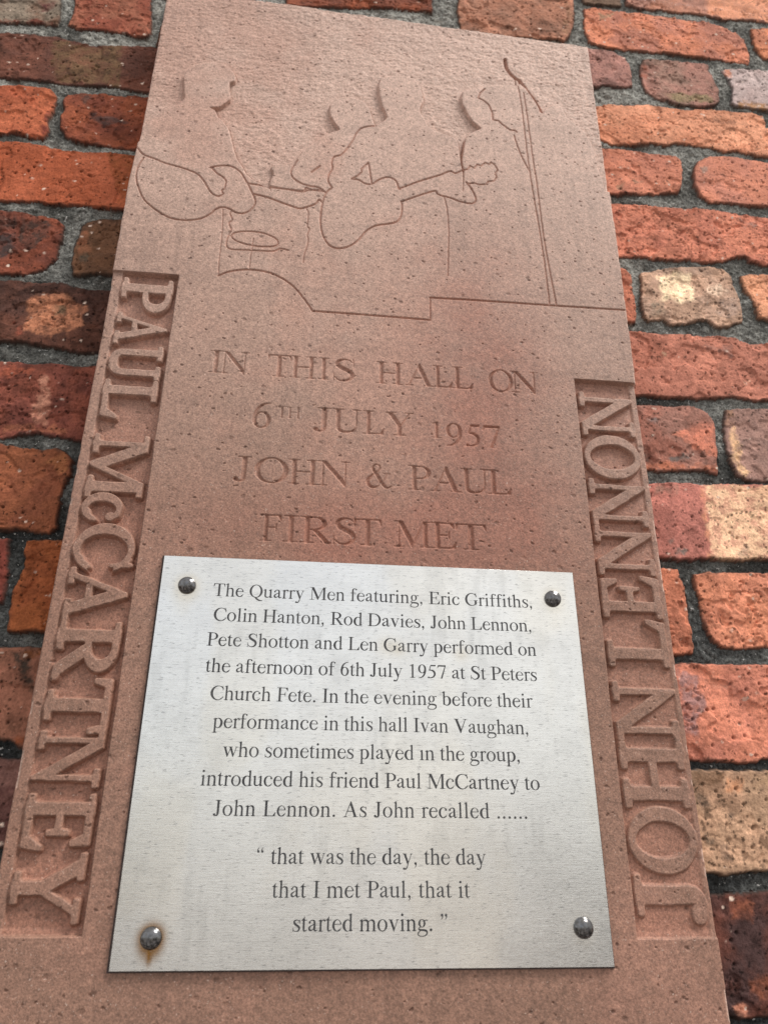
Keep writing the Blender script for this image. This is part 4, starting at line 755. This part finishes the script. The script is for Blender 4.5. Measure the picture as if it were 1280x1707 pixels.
plate = mesh_arrays('steel_plate', np.vstack([Vp, r1_, r2_]), np.vstack([Qp, SQ]), STEEL, None, Cp, NV)
plate.location = PO
tag(plate, 'brushed steel plate with twelve lines of black lettering bolted to the red stone', 'plate')
# dark sheet behind the plate, standing in for its shadow gap
gap = Mat('shadow_gap_dark'); gap.set(Base_Color=gap.mix(gap.rng(gap.noise(200), .3, .7, 0, 1), (.035, .022, .022), (.07, .045, .04)), Roughness=.8)
cc_ = np.array([(PB[i][0]/1000-PO.x, 0, PB[i][1]/1000+Z0-PO.z) for i in (3, 2, 1, 0)]); ctr = cc_.mean(0)
gx_ = ctr+(cc_-ctr)*1.0+np.where(cc_ > ctr, np.array([.0010, 0, .0007]), np.array([-.0019, 0, -.0013])); f_ = gx_.copy(); f_[:, 1] = .0018+PY-PO.y; k_ = gx_.copy(); k_[:, 1] = .0052+PY-PO.y
mesh_arrays('shadow_gap', np.vstack([f_, k_]), [(0, 1, 2, 3), (0, 4, 5, 1), (1, 5, 6, 2), (2, 6, 7, 3), (3, 7, 4, 0)], gap.m, plate, smooth=False)
# domed bolts
def bolt(x, z):
    rs, ht = 6.6, 4.6; prof = [(rs*.96, -.1), (rs, .5)]+[(rs*math.cos(t), .5+ht*math.sin(t)) for t in np.linspace(.12, math.pi/2-.03, 12)]+[(.02, .5+ht)]
    na = 40; V_, F_ = [], []
    for r, y in prof: V_ += [(x/1000-PO.x+r*math.cos(2*math.pi*i/na)/1000, PY-PO.y-y/1000, z/1000+Z0-PO.z+r*math.sin(2*math.pi*i/na)/1000) for i in range(na)]
    for j in range(len(prof)-1): F_ += [(j*na+i, j*na+(i+1) % na, (j+1)*na+(i+1) % na, (j+1)*na+i) for i in range(na)]
    return mesh_arrays('domed_bolt', np.array(V_), np.array(F_), BOLT, plate)
for i, (x, z) in enumerate(BOLTS):
    b_ = bolt(x, z)
    if i == 2: b_['label'] = 'bolt with a ring and drip of rust below it'
# lettering
def contours(F, x0, y0, step):
    """marching squares on the field F(row, col) -> closed outlines"""
    ny, nx_ = F.shape; S = F < 0; seg = {}
    def pt(j, i, e):
        if e == 0: t = F[j, i]/(F[j, i]-F[j, i+1]); return (x0+(i+t)*step, y0+j*step)
        t = F[j, i]/(F[j, i]-F[j+1, i]); return (x0+i*step, y0+(j+t)*step)
    code = S[:-1, :-1]*1+S[:-1, 1:]*2+S[1:, 1:]*4+S[1:, :-1]*8
    TAB = {1: [(3, 0)], 2: [(0, 1)], 3: [(3, 1)], 4: [(1, 2)], 5: [(3, 2), (1, 0)], 6: [(0, 2)], 7: [(3, 2)], 8: [(2, 3)], 9: [(2, 0)], 10: [(0, 3), (2, 1)], 11: [(2, 1)], 12: [(1, 3)], 13: [(1, 0)], 14: [(0, 3)]}
    for j, i in zip(*np.where((code > 0) & (code < 15))):
        ed = {0: (j, i, 0), 1: (j, i+1, 1), 2: (j+1, i, 0), 3: (j, i, 1)}
        for a_, b_ in TAB[code[j, i]]: seg[ed[a_]] = ed[b_]
    loops = []
    while seg:
        st, nxt = seg.popitem(); lp = [st]
        while nxt != st and nxt in seg: lp.append(nxt); nxt = seg.pop(nxt)
        if len(lp) > 3: loops.append([pt(*q_) for q_ in lp])
    return loops
CACHE = {}
def glyph_mesh(ch):
    if ch in CACHE: return CACHE[ch]
    st = 15.; xs_ = np.arange(-60, ADV[ch]+80, st); ys_ = np.arange(-250, 740, st)
    gX, gY = np.meshgrid(xs_, ys_); loops = contours(glyph(ch, gX, gY)-1+1e-4, xs_[0], ys_[0], st)
    cu = bpy.data.curves.new('glyph', 'CURVE'); cu.dimensions = '2D'; cu.fill_mode = 'BOTH'; cu.extrude = .06/1000*.5
    for lp in loops:
        sp = cu.splines.new('POLY'); sp.points.add(len(lp)-1); sp.use_cyclic_u = True
        sp.points.foreach_set('co', np.c_[np.array(lp)/1e6, np.zeros(len(lp)), np.ones(len(lp))].ravel())
    ob = bpy.data.objects.new('glyph', cu); COL.objects.link(ob)
    me = bpy.data.meshes.new_from_object(ob.evaluated_get(bpy.context.evaluated_depsgraph_get()))
    v_ = np.empty(len(me.vertices)*3); me.vertices.foreach_get('co', v_); v_ = v_.reshape(-1, 3)
    f__ = [tuple(p.vertices) for p in me.polygons]
    bpy.data.objects.remove(ob); bpy.data.curves.remove(cu); bpy.data.meshes.remove(me)
    CACHE[ch] = (v_, f__); return CACHE[ch]
TEXT = [('The Quarry Men featuring, Eric Griffiths,', -69.5, 174.8, 165.9), ('Colin Hanton, Rod Davies, John Lennon,', -67.6, 172.8, 147.0), ('Pete Shotton and Len Garry performed on', -70.5, 174.6, 128.4),
        ('the afternoon of 6th July 1957 at St Peters', -69.5, 173.7, 109.4), ('Church Fete. In the evening before their', -64.4, 168.5, 89.9), ('performance in this hall Ivan Vaughan,', -60.6, 164.9, 70.8),
        ('who sometimes played ın the group,', -52.2, 157.3, 51.8), ('introduced his friend Paul McCartney to', -65.3, 169.8, 33.0), ('John Lennon. As John recalled ......', -54.9, 159.9, 14.2),
        ('“ that was the day, the day', -25.1, 128.7, -14.8), ('that I met Paul, that it', -12.9, 116.8, -34.5), ('started moving. ”', 1.2, 102.2, -53.7)]
for text, xa, xb, zb in TEXT:
    size = 14.7; nat = sum(ADV[c_] for c_ in text)/1000*size; gaps = len(text)-1
    extra = (xb-xa-nat+.6); nsp = text.count(' '); track = extra/(gaps+1.5*nsp); x = xa-.3
    VV, FF, k0 = [], [], 0
    for c_ in text:
        if c_ != ' ':
            v_, f__ = glyph_mesh(c_)
            VV.append(np.c_[(v_[:, 0]*1e3*size+x)/1000-PO.x, PY-PO.y-.00006-v_[:, 2]*0-np.where(v_[:, 2] > 0, .00002, 0), (v_[:, 1]*1e3*size+zb)/1000+Z0-PO.z])
            FF += [tuple(i_+k0 for i_ in f_2) for f_2 in f__]; k0 += len(v_)
        x += ADV[c_]/1000*size+track+(1.5*track if c_ == ' ' else 0)
    me = bpy.data.meshes.new('engraved_line'); me.from_pydata(np.vstack(VV).tolist(), [], FF); me.materials.append(INK); me.update()
    link(bpy.data.objects.new('engraved_line', me), plate)
